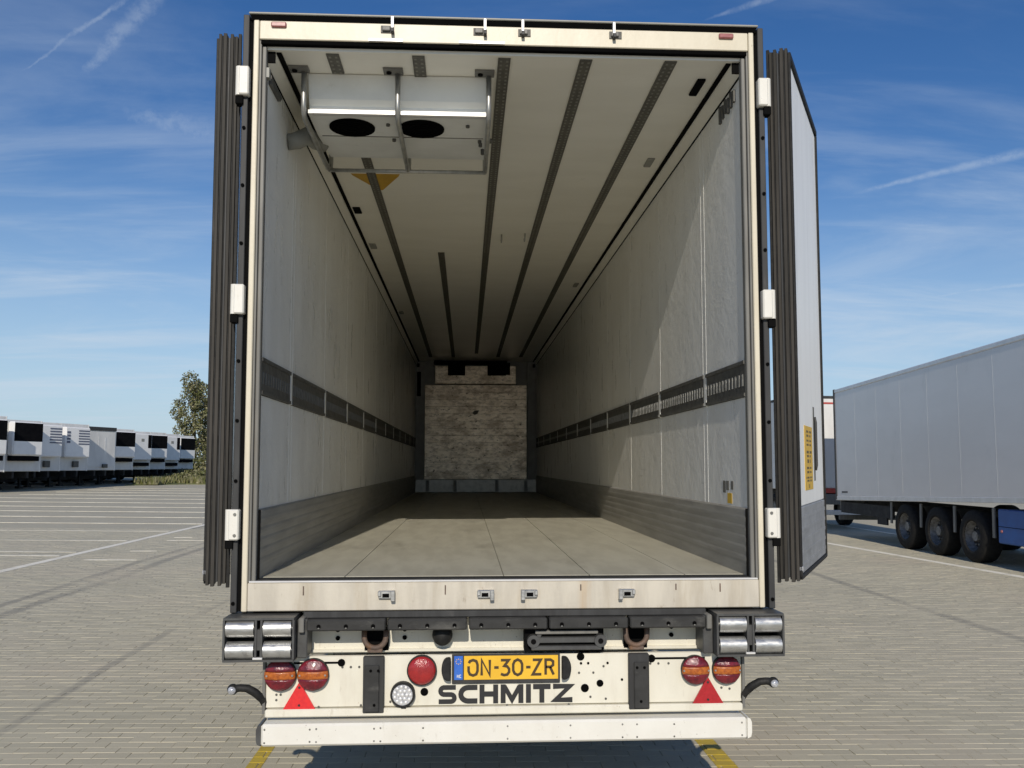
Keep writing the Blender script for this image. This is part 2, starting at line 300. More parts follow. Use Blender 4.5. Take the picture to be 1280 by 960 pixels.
def tube(bm, pts, r, seg=8, mi=0):
    pts = [Vector(p) for p in pts]; rings = []
    rr = r if isinstance(r, (list, tuple)) else [r] * len(pts)
    up0 = None
    for i, p in enumerate(pts):
        d = (pts[min(i + 1, len(pts) - 1)] - pts[max(i - 1, 0)]).normalized()
        if up0 is None: up0 = d.orthogonal().normalized()
        up0 = (up0 - d * up0.dot(d)).normalized(); s = d.cross(up0)
        rings.append([bm.verts.new(p + (up0 * math.cos(2 * math.pi * k / seg) + s * math.sin(2 * math.pi * k / seg)) * rr[i]) for k in range(seg)])
    for a, b in zip(rings, rings[1:]):
        for k in range(seg):
            f = bm.faces.new((a[k], a[(k + 1) % seg], b[(k + 1) % seg], b[k])); f.smooth = True; f.material_index = mi
    for f in (bm.faces.new(rings[0][::-1]), bm.faces.new(rings[-1])): f.material_index = mi
    return bm
def prism(bm, poly, a, b, axis='y', mi=0):
    """poly: 2-D points; axis y: (x,z) extruded along y; x: (y,z); z: (x,y)"""
    def P(p, t): return (p[0], t, p[1]) if axis == 'y' else ((t, p[0], p[1]) if axis == 'x' else (p[0], p[1], t))
    v0 = [bm.verts.new(P(p, a)) for p in poly]; v1 = [bm.verts.new(P(p, b)) for p in poly]; n = len(poly)
    fs = [bm.faces.new(v0), bm.faces.new(v1[::-1])]
    for i in range(n): fs.append(bm.faces.new((v0[i], v1[i], v1[(i + 1) % n], v0[(i + 1) % n])))
    for f in fs: f.material_index = mi
    return bm
def ribbon(bm, pts, w, y0, y1, mi=0, closed=False):
    """flat stroke in the x-z plane with mitred corners, given thickness along y"""
    pts = [Vector(p) for p in pts]; n = len(pts); L, Rr = [], []
    for i in range(n):
        dp = (pts[i] - pts[i - 1]).normalized() if (i > 0 or closed) else None
        dn = (pts[(i + 1) % n] - pts[i]).normalized() if (i < n - 1 or closed) else None
        dp = dp or dn; dn = dn or dp
        n1 = Vector((-dp.y, dp.x)); n2 = Vector((-dn.y, dn.x)); mm = (n1 + n2).normalized()
        k = w / 2 / max(.45, mm.dot(n1))
        L.append(pts[i] + mm * k); Rr.append(pts[i] - mm * k)
    m = n if closed else n - 1
    for i in range(m):
        j = (i + 1) % n
        prism(bm, [L[i], L[j], Rr[j], Rr[i]], y0, y1, 'y', mi)
    return bm
def obj(name, bm, mats, parent=None, loc=None, shade=None):
    me = bpy.data.meshes.new(name)
    bmesh.ops.recalc_face_normals(bm, faces=bm.faces[:])
    bm.to_mesh(me); bm.free()
    for m in (mats if isinstance(mats, (list, tuple)) else [mats]): me.materials.append(m)
    o = bpy.data.objects.new(name, me); COL.objects.link(o)
    if parent: o.parent = parent
    if loc: o.location = loc
    return o
def thing(name, label, cat, loc=(0, 0, 0), rot=(0, 0, 0), group=None):
    o = bpy.data.objects.new(name, None); COL.objects.link(o); o.location = loc; o.rotation_euler = rot
    o['label'] = label; o['category'] = cat; o.empty_display_size = .2
    if group: o['group'] = group
    return o
def tag(o, label, cat, group=None):
    o['label'] = label; o['category'] = cat
    if group: o['group'] = group
    return o
def copy_part(src, parent, loc=None, rot=None):
    c = src.copy(); COL.objects.link(c); c.parent = parent
    if loc is not None: c.location = loc
    if rot is not None: c.rotation_euler = rot
    return c
def copy_tree(o, parent=None):
    c = o.copy(); COL.objects.link(c); c.parent = parent
    for ch in list(o.children): copy_tree(ch, c)
    return c

# ================================================================== SETTING: paved yard, painted lines, verge
def build_ground():
    bm = BM()
    xs = [-900, -60, -24, -12, 0, 12, 24, 60, 900]; ys = [-300, -30, -8, 0, 20, 40, 64, 120, 1500]
    vv = [[bm.verts.new((x, y, -.010)) for x in xs] for y in ys]
    for j in range(len(ys) - 1):
        for i in range(len(xs) - 1): bm.faces.new((vv[j][i], vv[j][i + 1], vv[j + 1][i + 1], vv[j + 1][i]))
    pav = obj('pavement', bm, M['yard']); pav['kind'] = 'structure'
    BL, BH = .2, .1; g = .003; gx = .0015; ch = .0026; cx_ = .0018; hgt = .012
    def view_half(y):       # half width of what the frame shows at this depth, plus a margin
        return (y + 4.32) * .60 + .9
    rows = []
    j0, j1 = int(.6 / BH), int(19.0 / BH)
    cells = []
    for j in range(j0, j1):
        y = j * BH; cx = .05 * (y + 4.3); h = view_half(y)
        off = 0.0 if j % 2 else BL / 2                     # same bond as the brick texture underneath
        i0, i1 = int((cx - h - off) / BL) - 1, int((cx + h - off) / BL) + 1
        for i in range(i0, i1): cells.append((i * BL + off, y))
    # one shared brick mesh
    def brick_vf(x0, y0, dz=0.0, tx=0.0, ty=0.0):
        a0, a1, b0, b1 = x0 + gx / 2, x0 + BL - gx / 2, y0 + g / 2, y0 + BH - g / 2
        vs = [(a0, b0, -hgt + dz), (a1, b0, -hgt + dz), (a1, b1, -hgt + dz), (a0, b1, -hgt + dz), (a0, b0, -ch + dz), (a1, b0, -ch + dz), (a1, b1, -ch + dz), (a0, b1, -ch + dz),
              (a0 + cx_, b0 + ch, dz), (a1 - cx_, b0 + ch, dz), (a1 - cx_, b1 - ch, dz), (a0 + cx_, b1 - ch, dz)]
        cx, cy = x0 + BL / 2, y0 + BH / 2
        vs = [(x, y, z + (x - cx) * tx + (y - cy) * ty) for x, y, z in vs]
        fs = [(0, 1, 5, 4), (1, 2, 6, 5), (2, 3, 7, 6), (3, 0, 4, 7), (4, 5, 9, 8), (5, 6, 10, 9), (6, 7, 11, 10), (7, 4, 8, 11), (8, 9, 10, 11)]
        return vs, fs
    vs, fs = brick_vf(-BL / 2, -BH / 2)
    me = bpy.data.meshes.new('brick'); me.from_pydata(vs, [], fs); me.materials.append(M['paver'])
    cs = cam.matrix_world.inverted()
    def inframe(x, y):
        q = cs @ Vector((x, y, 0)); f = 1095.6
        px, py = 640 + f * q.x / -q.z, 500 - f * q.y / -q.z
        return -20 < px < 1300 and py < 972 and not (330 < px < 925 and py < 922)
    cand = [(y, abs(x), x) for x, y in cells if inframe(x + .1, y + .05)]
    cand.sort(); near = {(x, y) for y, _, x in cand[:300]}
    for x, y in sorted(near, key=lambda q: (q[1], q[0])):
        o = bpy.data.objects.new('brick', me); COL.objects.link(o); o.parent = pav
        o.location = (x + BL / 2, y + BH / 2, random.uniform(-.0012, .0012)); o.rotation_euler = (random.uniform(-.014, .014), random.uniform(-.004, .004), random.uniform(-.004, .004))
    V, F = [], []
    for x, y in cells:
        if (x, y) in near: continue
        k = len(V); v, f = brick_vf(x, y, random.uniform(-.0015, .0015), random.uniform(-.004, .004), random.uniform(-.014, .014))
        V += v; F += [tuple(q + k for q in t) for t in f]
    me2 = bpy.data.meshes.new('brick_field'); me2.from_pydata(V, [], F); me2.materials.append(M['paver'])
    o = bpy.data.objects.new('brick_field', me2); COL.objects.link(o); o.parent = pav; o['kind'] = 'stuff'
    # yellow lines: paint on the brick tops, cut at the joints
    def yellow(xa, ya, xb, yb, w):
        bm = BM()
        for x, y in cells:
            if not (min(ya, yb) - .1 < y < max(ya, yb)): continue
            b0, b1 = max(y + g / 2 + .003, min(ya, yb)), min(y + BH - g / 2 - .003, max(ya, yb))
            if b1 <= b0: continue
            def edge(yy, s): return xa + (xb - xa) * (yy - ya) / (yb - ya) + s * w / 2
            q = [(max(x + .004, edge(b0, -1)), b0), (min(x + BL - .004, edge(b0, 1)), b0), (min(x + BL - .004, edge(b1, 1)), b1), (max(x + .004, edge(b1, -1)), b1)]
            if q[0][0] >= q[1][0] - .002 or q[3][0] >= q[2][0] - .002: continue
            prism(bm, q, -.002, .0035, 'z')
        return obj('painted_line', bm, M['lineyellow'], pav)
    yellow(-1.415, .62, -1.415, 12, .085)
    yellow(1.335, .62, 1.335, 12, .12)
    def line(p0, p1, w, z=.005, m='linewhite'):
        p0, p1 = Vector(p0), Vector(p1); d = (p1 - p0); n = Vector((-d.y, d.x)).normalized() * w / 2; bm = BM()
        k = max(1, int(d.length / 1.2)); L, Rt = [], []
        for i in range(k + 1):                      # slightly ragged edges
            q = p0 + d * i / k; L.append(q + n * random.uniform(.9, 1.08)); Rt.append(q - n * random.uniform(.9, 1.08))
        tl, tr = [bm.verts.new((v.x, v.y, z)) for v in L], [bm.verts.new((v.x, v.y, z)) for v in Rt]
        bl, br = [bm.verts.new((v.x, v.y, -.008)) for v in L], [bm.verts.new((v.x, v.y, -.008)) for v in Rt]
        for i in range(k):
            bm.faces.new((tl[i], tr[i], tr[i + 1], tl[i + 1])); bm.faces.new((bl[i], tl[i], tl[i + 1], bl[i + 1])); bm.faces.new((tr[i], br[i], br[i + 1], tr[i + 1]))
        bm.faces.new((tl[0], bl[0], br[0], tr[0])); bm.faces.new((tl[k], tr[k], br[k], bl[k]))
        return obj('painted_line', bm, M[m], pav)
    line((-7.46, 4.0), (-7.36, 58.0), .16)
    for y in (12.3, 13.0, 15.5, 18.2, 21.0, 23.8, 26.8, 29.9, 33.4, 37.2, 41.3, 45.2, 49.2, 53.0): line((-7.6, y), (-22.5, y - .2), .16, .005, 'linefaint')
    line((9.46, 6.0), (7.60, 23.0), .17)
    line((11.6, 15.0), (11.35, 30.0), .13)
    # small white scraps of worn paint beside the lane line
    for (x, y, l, w) in ((-6.9, 11.6, .9, .10), (-6.7, 13.2, .5, .08), (-6.8, 15.6, .8, .10), (-6.9, 16.4, .4, .1)):
        bm = BM(); prism(bm, [(x, y), (x + l, y + .04), (x + l * .9, y + w), (x + .05, y + w)], -.006, .004, 'z'); obj('worn_paint_patch', bm, M['linewhite'], pav)
    # grass verge beyond the yard
    bm = BM(); prism(bm, [(-24.2, 59), (-21.5, 64), (-8, 67), (40, 72), (40, 200), (-160, 200), (-160, 92), (-40, 92), (-24.4, 84)], -.4, .06, 'z')
    v = obj('grass_verge', bm, M['grass']); v['kind'] = 'structure'
    rnd = random.Random(3); V, F = [], []
    for k in range(9000):
        x = rnd.uniform(-26, -14); y = (60.5 if x < -22.5 else 65) + rnd.random() ** 1.5 * 16
        if x < -24.2 and y < 80: continue
        h = rnd.uniform(.10, .42) * (1.5 if x < -20 else 1); a = rnd.uniform(0, 3.14); w = rnd.uniform(.05, .12); i = len(V)
        V += [(x - w * math.cos(a), y - w * math.sin(a), .04), (x + w * math.cos(a), y + w * math.sin(a), .04), (x + rnd.uniform(-.15, .15), y + rnd.uniform(-.15, .15), .05 + h)]
        F.append((i, i + 1, i + 2))
    me = bpy.data.meshes.new('tall_grass'); me.from_pydata(V, [], F); me.materials.append(M['leaf2']); me.materials.append(M['leaf'])
    for i, p in enumerate(me.polygons): p.material_index = 1 if rnd.random() < .55 else 0
    o = bpy.data.objects.new('tall_grass', me); COL.objects.link(o); o['kind'] = 'stuff'; o['label'] = 'rough tall grass along the edge of the paved yard'
build_ground()

# ================================================================== MAIN TRAILER
def build_trailer():
    T = thing('refrigerated_trailer', 'open empty refrigerated semi-trailer seen from behind, both rear doors swung back, yellow plate', 'trailer', (0, 0, 0), (0, TILT, 0))
    YE = 13.4; FZ = 1.2; CZ = 3.85
    # ---------------- roof and ceiling
    bm = BM(); box(bm, -1.285, 1.285, .06, YE + .1, CZ + .03, 4.0, .006)
    roof = obj('roof', bm, M['bodygrey'], T)
    bm = BM(); box(bm, -1.235, 1.235, .06, YE, CZ, CZ + .035); obj('ceiling_panel', bm, M['ceil'], roof)
    bm = BM(); box(bm, -1.235, 1.235, .030, .056, CZ - .003, CZ + .035); obj('ceiling_edge', bm, M['ceil'], roof)
    def track(x, y0, y1, w=.064):
        bm = BM(); box(bm, x - w / 2, x + w / 2, y0, y1, CZ - .009, CZ + .004)
        y = y0 + .02
        while y < min(y1, 4.2):
            for s in (-.016, .016): box(bm, x + s - .006, x + s + .006, y, y + .018, CZ - .0105, CZ - .005, 0, 1)
            y += .045
        obj('ceiling_track', bm, [M['track'], M['trackdot']], roof)
    track(-.893, .055, .275); track(-.893, 1.28, 12.7)
    track(-.455, .055, .30); track(-.455, 4.25, 12.7)
    track(-.012, .055, 12.1); track(.412, .05, 12.6); track(.855, .045, 12.6)
    def plate(x, y, lx, ly, m, name='ceiling_fitting', t=.012, bev=.004):
        bm = BM(); box(bm, x - lx / 2, x + lx / 2, y - ly / 2, y + ly / 2, CZ - t, CZ + .003, bev); obj(name, bm, m, roof)
    plate(1.073, .35, .045, .20, M['dark'], 'interior_lamp', .014)
    plate(1.06, 1.57, .05, .16, M['lens_grey']); plate(-1.105, 2.83, .06, .16, M['dark'], 'interior_lamp')
    plate(-1.10, 4.02, .06, .18, M['lens_grey']); plate(-1.10, 7.7, .06, .2, M['lens_grey']); plate(1.07, 5.73, .05, .2, M['lens_grey'])
    for x, y in ((.115, 3.55), (.325, 3.5)):
        bm = BM(); tube(bm, [(x, y, CZ), (x, y, CZ - .05), (x, y + .05, CZ - .06), (x, y + .08, CZ - .03)], .007, 6); obj('ceiling_hook', bm, M['alu'], roof)
    bm = BM(); prism(bm, [(-1.04, 1.92), (-.69, 1.92), (-.70, 1.96), (-.845, 2.29), (-.875, 2.29), (-1.03, 1.96)], CZ - .003, CZ + .002, 'z')
    obj('warning_sign', bm, M['signyellow'], roof)
    # ---------------- side walls
    SEAMS = [0.80, 2.03, 3.20, 4.41, 5.60, 6.80, 8.02, 9.22, 10.42, 11.62, 12.82]
    bars = []
    for s in (-1, 1):
        bm = BM(); box(bm, *sorted((s * 1.2325, s * 1.285)), .06, YE, 1.02, 4.0, .004)
        wall = obj('side_wall', bm, M['bodygrey'], T)
        def wx(a, b): return sorted((s * a, s * b))
        e = [.03] + SEAMS + [YE]
        for k, (a, b) in enumerate(zip(e, e[1:])):
            bm = BM(); box(bm, *wx(1.222, 1.236), a + .001, b - .001, FZ + .33, 2.098, .002); obj('wall_panel', bm, M['wall'], wall)
            bm = BM(); box(bm, *wx(1.222, 1.236), a + .001, b - .001, 2.288, 3.80, .002); obj('wall_panel', bm, M['wall'], wall)
            # lashing rail with its slots
            bm = BM(); a1, b1 = a + .025, b - .025
            box(bm, *wx(1.216, 1.238), a1, b1, 2.10, 2.286, .002)
            box(bm, *wx(1.209, 1.218), a1 + .001, b1 - .001, 2.266, 2.285); box(bm, *wx(1.209, 1.218), a1 + .001, b1 - .001, 2.101, 2.118)
            if k < 5:
                y = a1 + .03
                while y < b1 - .03:
                    box(bm, *wx(1.2125, 1.217), y, y + .022, 2.155, 2.215, 0, 1); y += .058
            else: box(bm, *wx(1.2135, 1.217), a1 + .03, b1 - .03, 2.17, 2.20, 0, 1)
            obj('lashing_rail', bm, [M['rail'], M['railbar'] if s > 0 else M['railbar_shaded']], wall)
            if k:
                bm = BM(); box(bm, *wx(1.2211, 1.236), a - .013, a + .013, FZ + .33, 3.80); box(bm, *wx(1.2135, 1.236), a - .024, a + .024, 2.1, 2.286); obj('joint_strip', bm, M['wall'], wall)
        bm = BM()
        box(bm, *wx(1.2212, 1.236), .85 + .012, .85 + .026, FZ + .33, 2.098); box(bm, *wx(1.2212, 1.236), .85 + .012, .85 + .026, 2.288, 3.80)
        obj('joint_strip', bm, M['wall'], wall)
        # ribbed kick plate
        bm = BM(); poly = [(s * 1.236, FZ - .01), (s * 1.205, FZ - .01), (s * 1.205, FZ + .06)]
        z = FZ + .06
        for k in range(5): poly += [(s * 1.203, z + .012), (s * 1.203, z + .026), (s * 1.205, z + .038)]; z += .05
        poly += [(s * 1.207, FZ + .325), (s * 1.214, FZ + .334), (s * 1.236, FZ + .334)]
        prism(bm, poly, .055, YE, 'y'); obj('kick_plate', bm, M['kick'], wall)
        bm = BM(); box(bm, *wx(1.2035, 1.2352), .046, .0545, FZ - .006, FZ + .332); box(bm, *wx(1.178, 1.2352), .050, .0595, 3.79, 3.8465); obj('dark_end_cover', bm, M['dark'], wall)  # added dark covers hide the sunlit ends of kick plate and trim
        # cornice in the corner of wall and ceiling
        bm = BM(); prism(bm, [(s * 1.236, 3.785), (s * 1.222, 3.785), (s * 1.176, 3.838), (s * 1.176, 3.8495), (s * 1.236, 3.8495)], .06, YE, 'y'); obj('corner_trim', bm, M['ceil'], wall)
        bm = BM(); box(bm, *wx(1.150, 1.174), .06, YE, 3.840, 3.852); box(bm, *wx(1.219, 1.234), .06, YE, 3.772, 3.784); obj('cable_gap', bm, M['dark'], wall)
    bm = BM()
    prism(bm, [(.10, 3.70), (.32, 3.70), (.36, 3.735), (.10, 3.745)], -1.235, -1.205, 'x'); obj('cable_cover', bm, M['rail'], T)
    bm = BM(); prism(bm, [(.02, 3.70), (.06, 3.70), (.06, 3.75), (.02, 3.75)], -1.235, -1.20, 'x'); obj('cable_clip', bm, M['lens_grey'], T)
    bm = BM()
    for k in range(6): box(bm, 1.210, 1.226, .14 + k * .05, .165 + k * .05, 3.68 - .01 * (k % 3), 3.755 - .012 * ((k + 1) % 2))
    obj('wire_bracket', bm, M['rail'], T)
    # stickers on the right wall
    bm = BM(); box(bm, 1.2205, 1.223, .33, .41, 1.545, 1.60); obj('sticker', bm, M['yellow'], T)['label'] = 'small yellow sticker low on the right wall'
    bm = BM()
    bm.free()
    for y0, y1, z0, z1 in ((.44, .49, 1.60, 1.665), (.38, .43, 1.615, 1.665), (.30, .345, 1.62, 1.665)):
        bm = BM(); box(bm, 1.2205, 1.223, y0, y1, z0, z1); obj('sticker', bm, M['jamb'], T)
    # ---------------- floor
    bm = BM(); box(bm, -1.236, 1.236, .045, YE, 1.05, FZ - .006); deck = obj('floor_deck', bm, M['joint'], T)
    xs = [-1.21, -.80, -.012, .42, .905, 1.21]
    for a, b in zip(xs, xs[1:]):
        bm = BM(); box(bm, a + .002, b - .002, .115, YE, FZ - .02, FZ, .0015); obj('floor_panel', bm, M['floor'], deck)
    bm = BM(); box(bm, -1.21, 1.21, .012, .112, 1.10, FZ - .002, .003); obj('floor_edge_strip', bm, M['buffer'], deck)
    # ---------------- bulkhead
    bm = BM(); box(bm, -1.236, 1.236, YE, YE + .1, 1.05, 4.0); bh = obj('bulkhead', bm, M['frame_g'], T)
    for s in (-1, 1):
        bm = BM(); box(bm, *sorted((s * 1.035, s * 1.232)), YE - .05, YE, FZ + .26, 3.83, .004); obj('bulkhead_post', bm, M['frame_g'], bh)
    bm = BM(); box(bm, -1.19, -1.115, YE - .062, YE - .049, 3.13, 3.62); obj('control_panel', bm, M['dark'], bh)
    for s in (-1, 1):
        bm = BM(); box(bm, s * 1.17 - .025, s * 1.17 + .025, YE - .06, YE - .049, 3.72, 3.79); obj('bulkhead_fitting', bm, M['dark'], bh)
    n = 13; z0, z1 = 1.462, 3.36; h = (z1 - z0) / n
    for k in range(n):
        q = random.uniform(0, .004)
        bm = BM(); box(bm, -1.03, 1.02, YE - .05 - q, YE - .005, z0 + k * h + .0012, z0 + (k + 1) * h - .0012, .002); obj('plank', bm, M['plank'], bh)
    bm = BM(); prism(bm, [(-.08, 2.79), (-.03, 2.75), (.03, 2.78), (.06, 2.85), (.0, 2.845), (-.05, 2.83)], YE - .0625, YE - .045, 'y'); obj('torn_patch', bm, M['joint'], bh)
    bm = BM(); box(bm, -.825, .80, YE - .12, YE - .005, 3.372, 3.74, .006); box(bm, -.825, .80, YE - .16, YE - .12, 3.372, 3.45, .004); obj('air_duct_cover', bm, M['plank'], bh)
    for x0, x1 in ((-.57, -.225), (.225, .60)):
        bm = BM(); box(bm, x0, x1, YE - .14, YE - .1, 3.545, 3.765); obj('air_slot', bm, M['dark'], bh)
    bm = BM(); box(bm, -.85, .62, YE - .20, YE - .02, 3.765, 3.835); box(bm, .60, .68, YE - .15, YE - .02, 3.56, 3.80); obj('air_duct_frame', bm, M['dark'], bh)
    bm = BM(); box(bm, -1.225, 1.225, YE - .07, YE - .003, FZ + .005, FZ + .255, .004); obj('kick_panel', bm, M['kick_g'], bh)
    for x in (-.97, -.42, .42, 1.0):
        bm = BM(); box(bm, x - .035, x + .035, YE - .085, YE - .06, FZ + .02, FZ + .24); obj('kick_slot', bm, M['frame_g'], bh)
    # ---------------- evaporator under the ceiling
    bm = BM(); zb = 3.632
    prism(bm, [(.292, CZ - .004), (.322, 3.72), (.342, 3.690), (.345, 3.655), (.300, 3.652), (.300, zb), (.62, zb), (1.10, zb + .045), (1.13, CZ - .004)], -1.055, -.085, 'x')
    ev = obj('evaporator', bm, M['evap'], T)
    bm = BM(); prism(bm, [(.325, 3.648), (.325, zb - .004), (.30, zb - .006), (.288, zb - .003), (.288, 3.648)], -1.03, -.10, 'x'); obj('cover_lip', bm, M['bodyrail'], ev)
    for x in (-.843, -.457):
        bm = BM(); cyl(bm, (x, .485, zb - .008), (x, .485, zb + .003), .126, None, 28); f = obj('fan', bm, M['hole'], ev)
        bm = BM()
        for k in range(4): tube(bm, [(x + (.03 + .028 * k) * math.cos(a), .485 + (.03 + .028 * k) * math.sin(a), zb - .011) for a in [i * math.pi / 12 for i in range(25)]], .0025, 4)
        obj('fan_guard', bm, M['hole'], f)
    bm = BM(); box(bm, -1.03, -.11, .617, .622, zb - .0035, zb + .002); obj('cover_seam', bm, M['joint'], ev)
    for x, y in ((-.64, .43), (-.20, .43), (-.625, .66), (-.13, .66), (-.125, .72), (-.11, .85)):
        bm = BM(); cyl(bm, (x, y, zb - .012), (x, y, zb + .02), .011, None, 8); obj('screw', bm, M['rail'], ev)
    for x in (-1.072, -.575, -.088):
        bm = BM(); tube(bm, [(x, .262, CZ - .006), (x, .262, 3.66), (x, .275, 3.618), (x, .31, 3.603), (x, 1.10, 3.603), (x, 1.19, 3.625), (x, 1.22, 3.68), (x, 1.22, CZ - .006)], .0145, 8)
        g = obj('guard_bar', bm, M['alu'], ev)
        bm = BM(); box(bm, x - .05, x + .05, 1.19, 1.25, CZ - .012, CZ + .002, .003); obj('guard_foot', bm, M['jamb'], g)
        bm = BM(); box(bm, x - .075, x + .03, .20, .275, CZ - .012, CZ + .002, .003)
        cyl(bm, (x - .045, .235, CZ - .02), (x - .045, .235, CZ - .01), .014, None, 8, 1); obj('guard_foot', bm, [M['jamb'], M['dark']], g)
    bm = BM(); tube(bm, [(-1.072, 1.12, 3.60), (-.088, 1.12, 3.60)], .0125, 8); obj('guard_bar', bm, M['alu'], ev)
    bm = BM(); tube(bm, [(-1.225, .60, 3.58), (-1.17, .62, 3.60), (-1.12, .66, 3.645), (-1.10, .80, 3.66), (-1.06, .86, 3.66)], [.045, .048, .05, .045, .04], 12); obj('drain_duct', bm, M['lens_grey'], ev)
    # ---------------- rear frame: header
    bm = BM(); box(bm, -1.246, 1.246, -.006, .058, 3.885, 3.982, .004)
    hd = obj('header_beam', bm, M['cream'], T)
    bm = BM(); box(bm, -1.240, 1.240, -.001, .03, 3.862, 3.8845, .003); obj('header_seal', bm, M['hole'], hd)
    bm = BM(); box(bm, -1.29, 1.29, -.004, .06, 3.984, 4.012); obj('roof_gap', bm, M['hole'], hd)
    bm = BM(); box(bm, -1.30, 1.30, -.012, .2, 4.013, 4.024, .003); obj('roof_edge', bm, M['lens_grey'], hd)
    for x in (-1.15, 1.13):
        bm = BM(); box(bm, x - .038, x + .038, -.020, -.004, 3.945, 3.972, .005); obj('marker_lamp', bm, M['markerred'], hd)
    for x, sg in ((-.607, 1), (-.139, 1), (.089, -1), (.557, -1)):
        bm = BM(); box(bm, x - .034, x + .030, -.012, -.005, 3.932, 3.968, 0, 0)
        box(bm, x - .026, x + .014, -.024, -.011, 3.938, 3.962, .003, 1); box(bm, x + .018 * sg, x + .018 * sg + .016, -.042, -.006, 3.925, 3.945, .002, 2)
        box(bm, x + .018 * sg, x + .018 * sg + .014, -.03, -.004, 3.95, 4.010, .002, 3)
        obj('lock_keeper', bm, [M['rail'], M['jamb'], M['strip'], M['bodyrail']], hd)
    for x0, x1 in ((-.70, -.53), (-.245, -.015)):
        bm = BM(); box(bm, x0, x1, -.016, -.005, 3.8855, 3.897); obj('bright_strip', bm, M['bodyrail'], hd)  # added white strips paint in the bright patches on the header's lower lip
    # ---------------- corner posts with hinge strip and hinges
    for s in (-1, 1):
        def sx(a, b): return sorted((s * a, s * b))
        bm = BM(); box(bm, *sx(1.2475, 1.274), -.010, .06, 1.05, 3.983, .004); post = obj('corner_post', bm, M['cream'], T)
        bm = BM(); box(bm, *sx(1.236, 1.2465), .004, .06, 1.19, 3.884, .002); box(bm, *sx(1.214, 1.235), .016, .058, 1.19, 3.86, .004); obj('inner_jamb', bm, M['jamb'], post)
        bm = BM(); box(bm, *sx(1.275, 1.296), .010, .06, 1.05, 3.984); obj('post_gap', bm, M['dark'], post)
        bm = BM(); box(bm, *sx(1.297, 1.327), -.004, .06, 1.045, 4.012, .003); hs = obj('hinge_strip', bm, M['strip'], post)
        z = 1.09
        while z < 3.95:
            if not any(abs(z - h) < .12 for h in (3.66, 2.56, 1.465)):
                bm = BM(); cyl(bm, (s * 1.313, -.010, z), (s * 1.313, -.003, z), .009, None, 8); obj('bolt', bm, M['hole'], hs)
            z += .292
        for hz in (3.66, 2.56, 1.465):
            bm = BM(); box(bm, *sx(1.288, 1.338), -.036, .03, hz - .073, hz + .073, .006)
            cyl(bm, (s * 1.338, -.012, hz - .073), (s * 1.338, -.012, hz + .073), .019, None, 12)
            for q in ((-.05, .05) if hz < 2 else ()): cyl(bm, (s * 1.306, -.041, hz + q), (s * 1.306, -.034, hz + q), .0075, None, 8, 1)
            h = obj('hinge', bm, [M['barwhite'], M['jamb']], post)
            bm = BM(); box(bm, *sx(1.318, 1.356), -.02, .03, hz - .115, hz - .074, .003); obj('hinge_bush', bm, M['dark'], h)
    # ---------------- sill
    bm = BM(); box(bm, -1.246, 1.246, -.008, .044, 1.052, 1.186, .004); sill = obj('rear_sill', bm, M['sill'], T)
    bm = BM(); box(bm, -1.24, 1.24, -.010, .011, 1.187, 1.1955, .002); obj('sill_edge', bm, M['bodyrail'], sill)
    for x, sg in ((-.585, 1), (-.108, 1), (.110, -1), (.587, -1)):
        bm = BM(); box(bm, x - .036, x + .036, -.024, -.007, 1.108, 1.148, .004); box(bm, x + sg * .034 - .010, x + sg * .034 + .010, -.042, -.007, 1.098, 1.150, .003)
        box(bm, x - sg * .030 - .008, x - sg * .030 + .008, -.034, -.007, 1.122, 1.146, .003); box(bm, x - .016, x + .016, -.0265, -.022, 1.116, 1.134, 0, 1)
        obj('lock_keeper', bm, [M['chrome'], M['hole']], sill)
    for x in (-.98, -.30, .36, .83, 1.05):
        bm = BM(); box(bm, x - .003, x + .003, -.0095, -.007, 1.12 + random.uniform(0, .02), 1.17); obj('scratch', bm, M['rust'], sill)
    # ---------------- doors
    def door(s, px, rot):
        def dx(a, b): return sorted((s * a, s * b))
        z0, z1 = 1.19, 3.905
        bm = BM(); box(bm, *dx(-.088, -.004), .012, 1.25, z0, z1, .004); d = obj('door', bm, M['bodygrey'], T)
        d.location = (s * px, .03, 0); d.rotation_euler = (0, 0, -s * rot)
        d['label'] = ('right' if s > 0 else 'left') + ' rear door swung open' + (', its inner face showing' if s > 0 else ' along the side')
        # rubber lips and profiles along the hinge edge
        segs = [(-.106, -.090, .006, 'black', .02), (-.089, -.076, -.004, 'seal', 0), (-.0755, -.069, -.001, 'black', 0), (-.068, -.053, -.006, 'seal', .01), (-.0525, -.043, -.002, 'strip', -.01),
                (-.042, -.037, .000, 'black', 0), (-.036, -.019, -.004, 'seal', .012), (-.0185, -.012, -.001, 'black', 0), (-.011, .003, -.004, 'seal', .006), (.004, .016, .012, 'black', -.012)]
        for a, b, y, m, dz in segs:
            bm = BM(); box(bm, *dx(a, b), y, .03, z0 - .012 - dz, z1 + .012 + dz, .0015); obj('seal_strip', bm, M[m], d)
        bm = BM(); box(bm, *dx(-.003, .0035), .034, 1.225, 1.54, z1 - .03, .002); obj('inner_panel', bm, M['doorwhite'], d)
        bm = BM(); box(bm, *dx(-.003, .008), .036, 1.222, z0 + .01, 1.535, .003)
        for k in range(5): box(bm, *dx(.0075, .0105), .04, 1.218, 1.23 + k * .06, 1.25 + k * .06)
        obj('kick_plate', bm, M['doorkick'], d)
        bm = BM(); box(bm, *dx(-.003, .016), .03, 1.25, z1 - .024, z1 + .010, .003); box(bm, *dx(-.003, .016), 1.226, 1.252, z0 - .01, z1 - .025, .003); box(bm, *dx(-.003, .016), .03, 1.225, z0 - .014, z0 + .008, .003)
        obj('edge_seal', bm, M['black'], d)
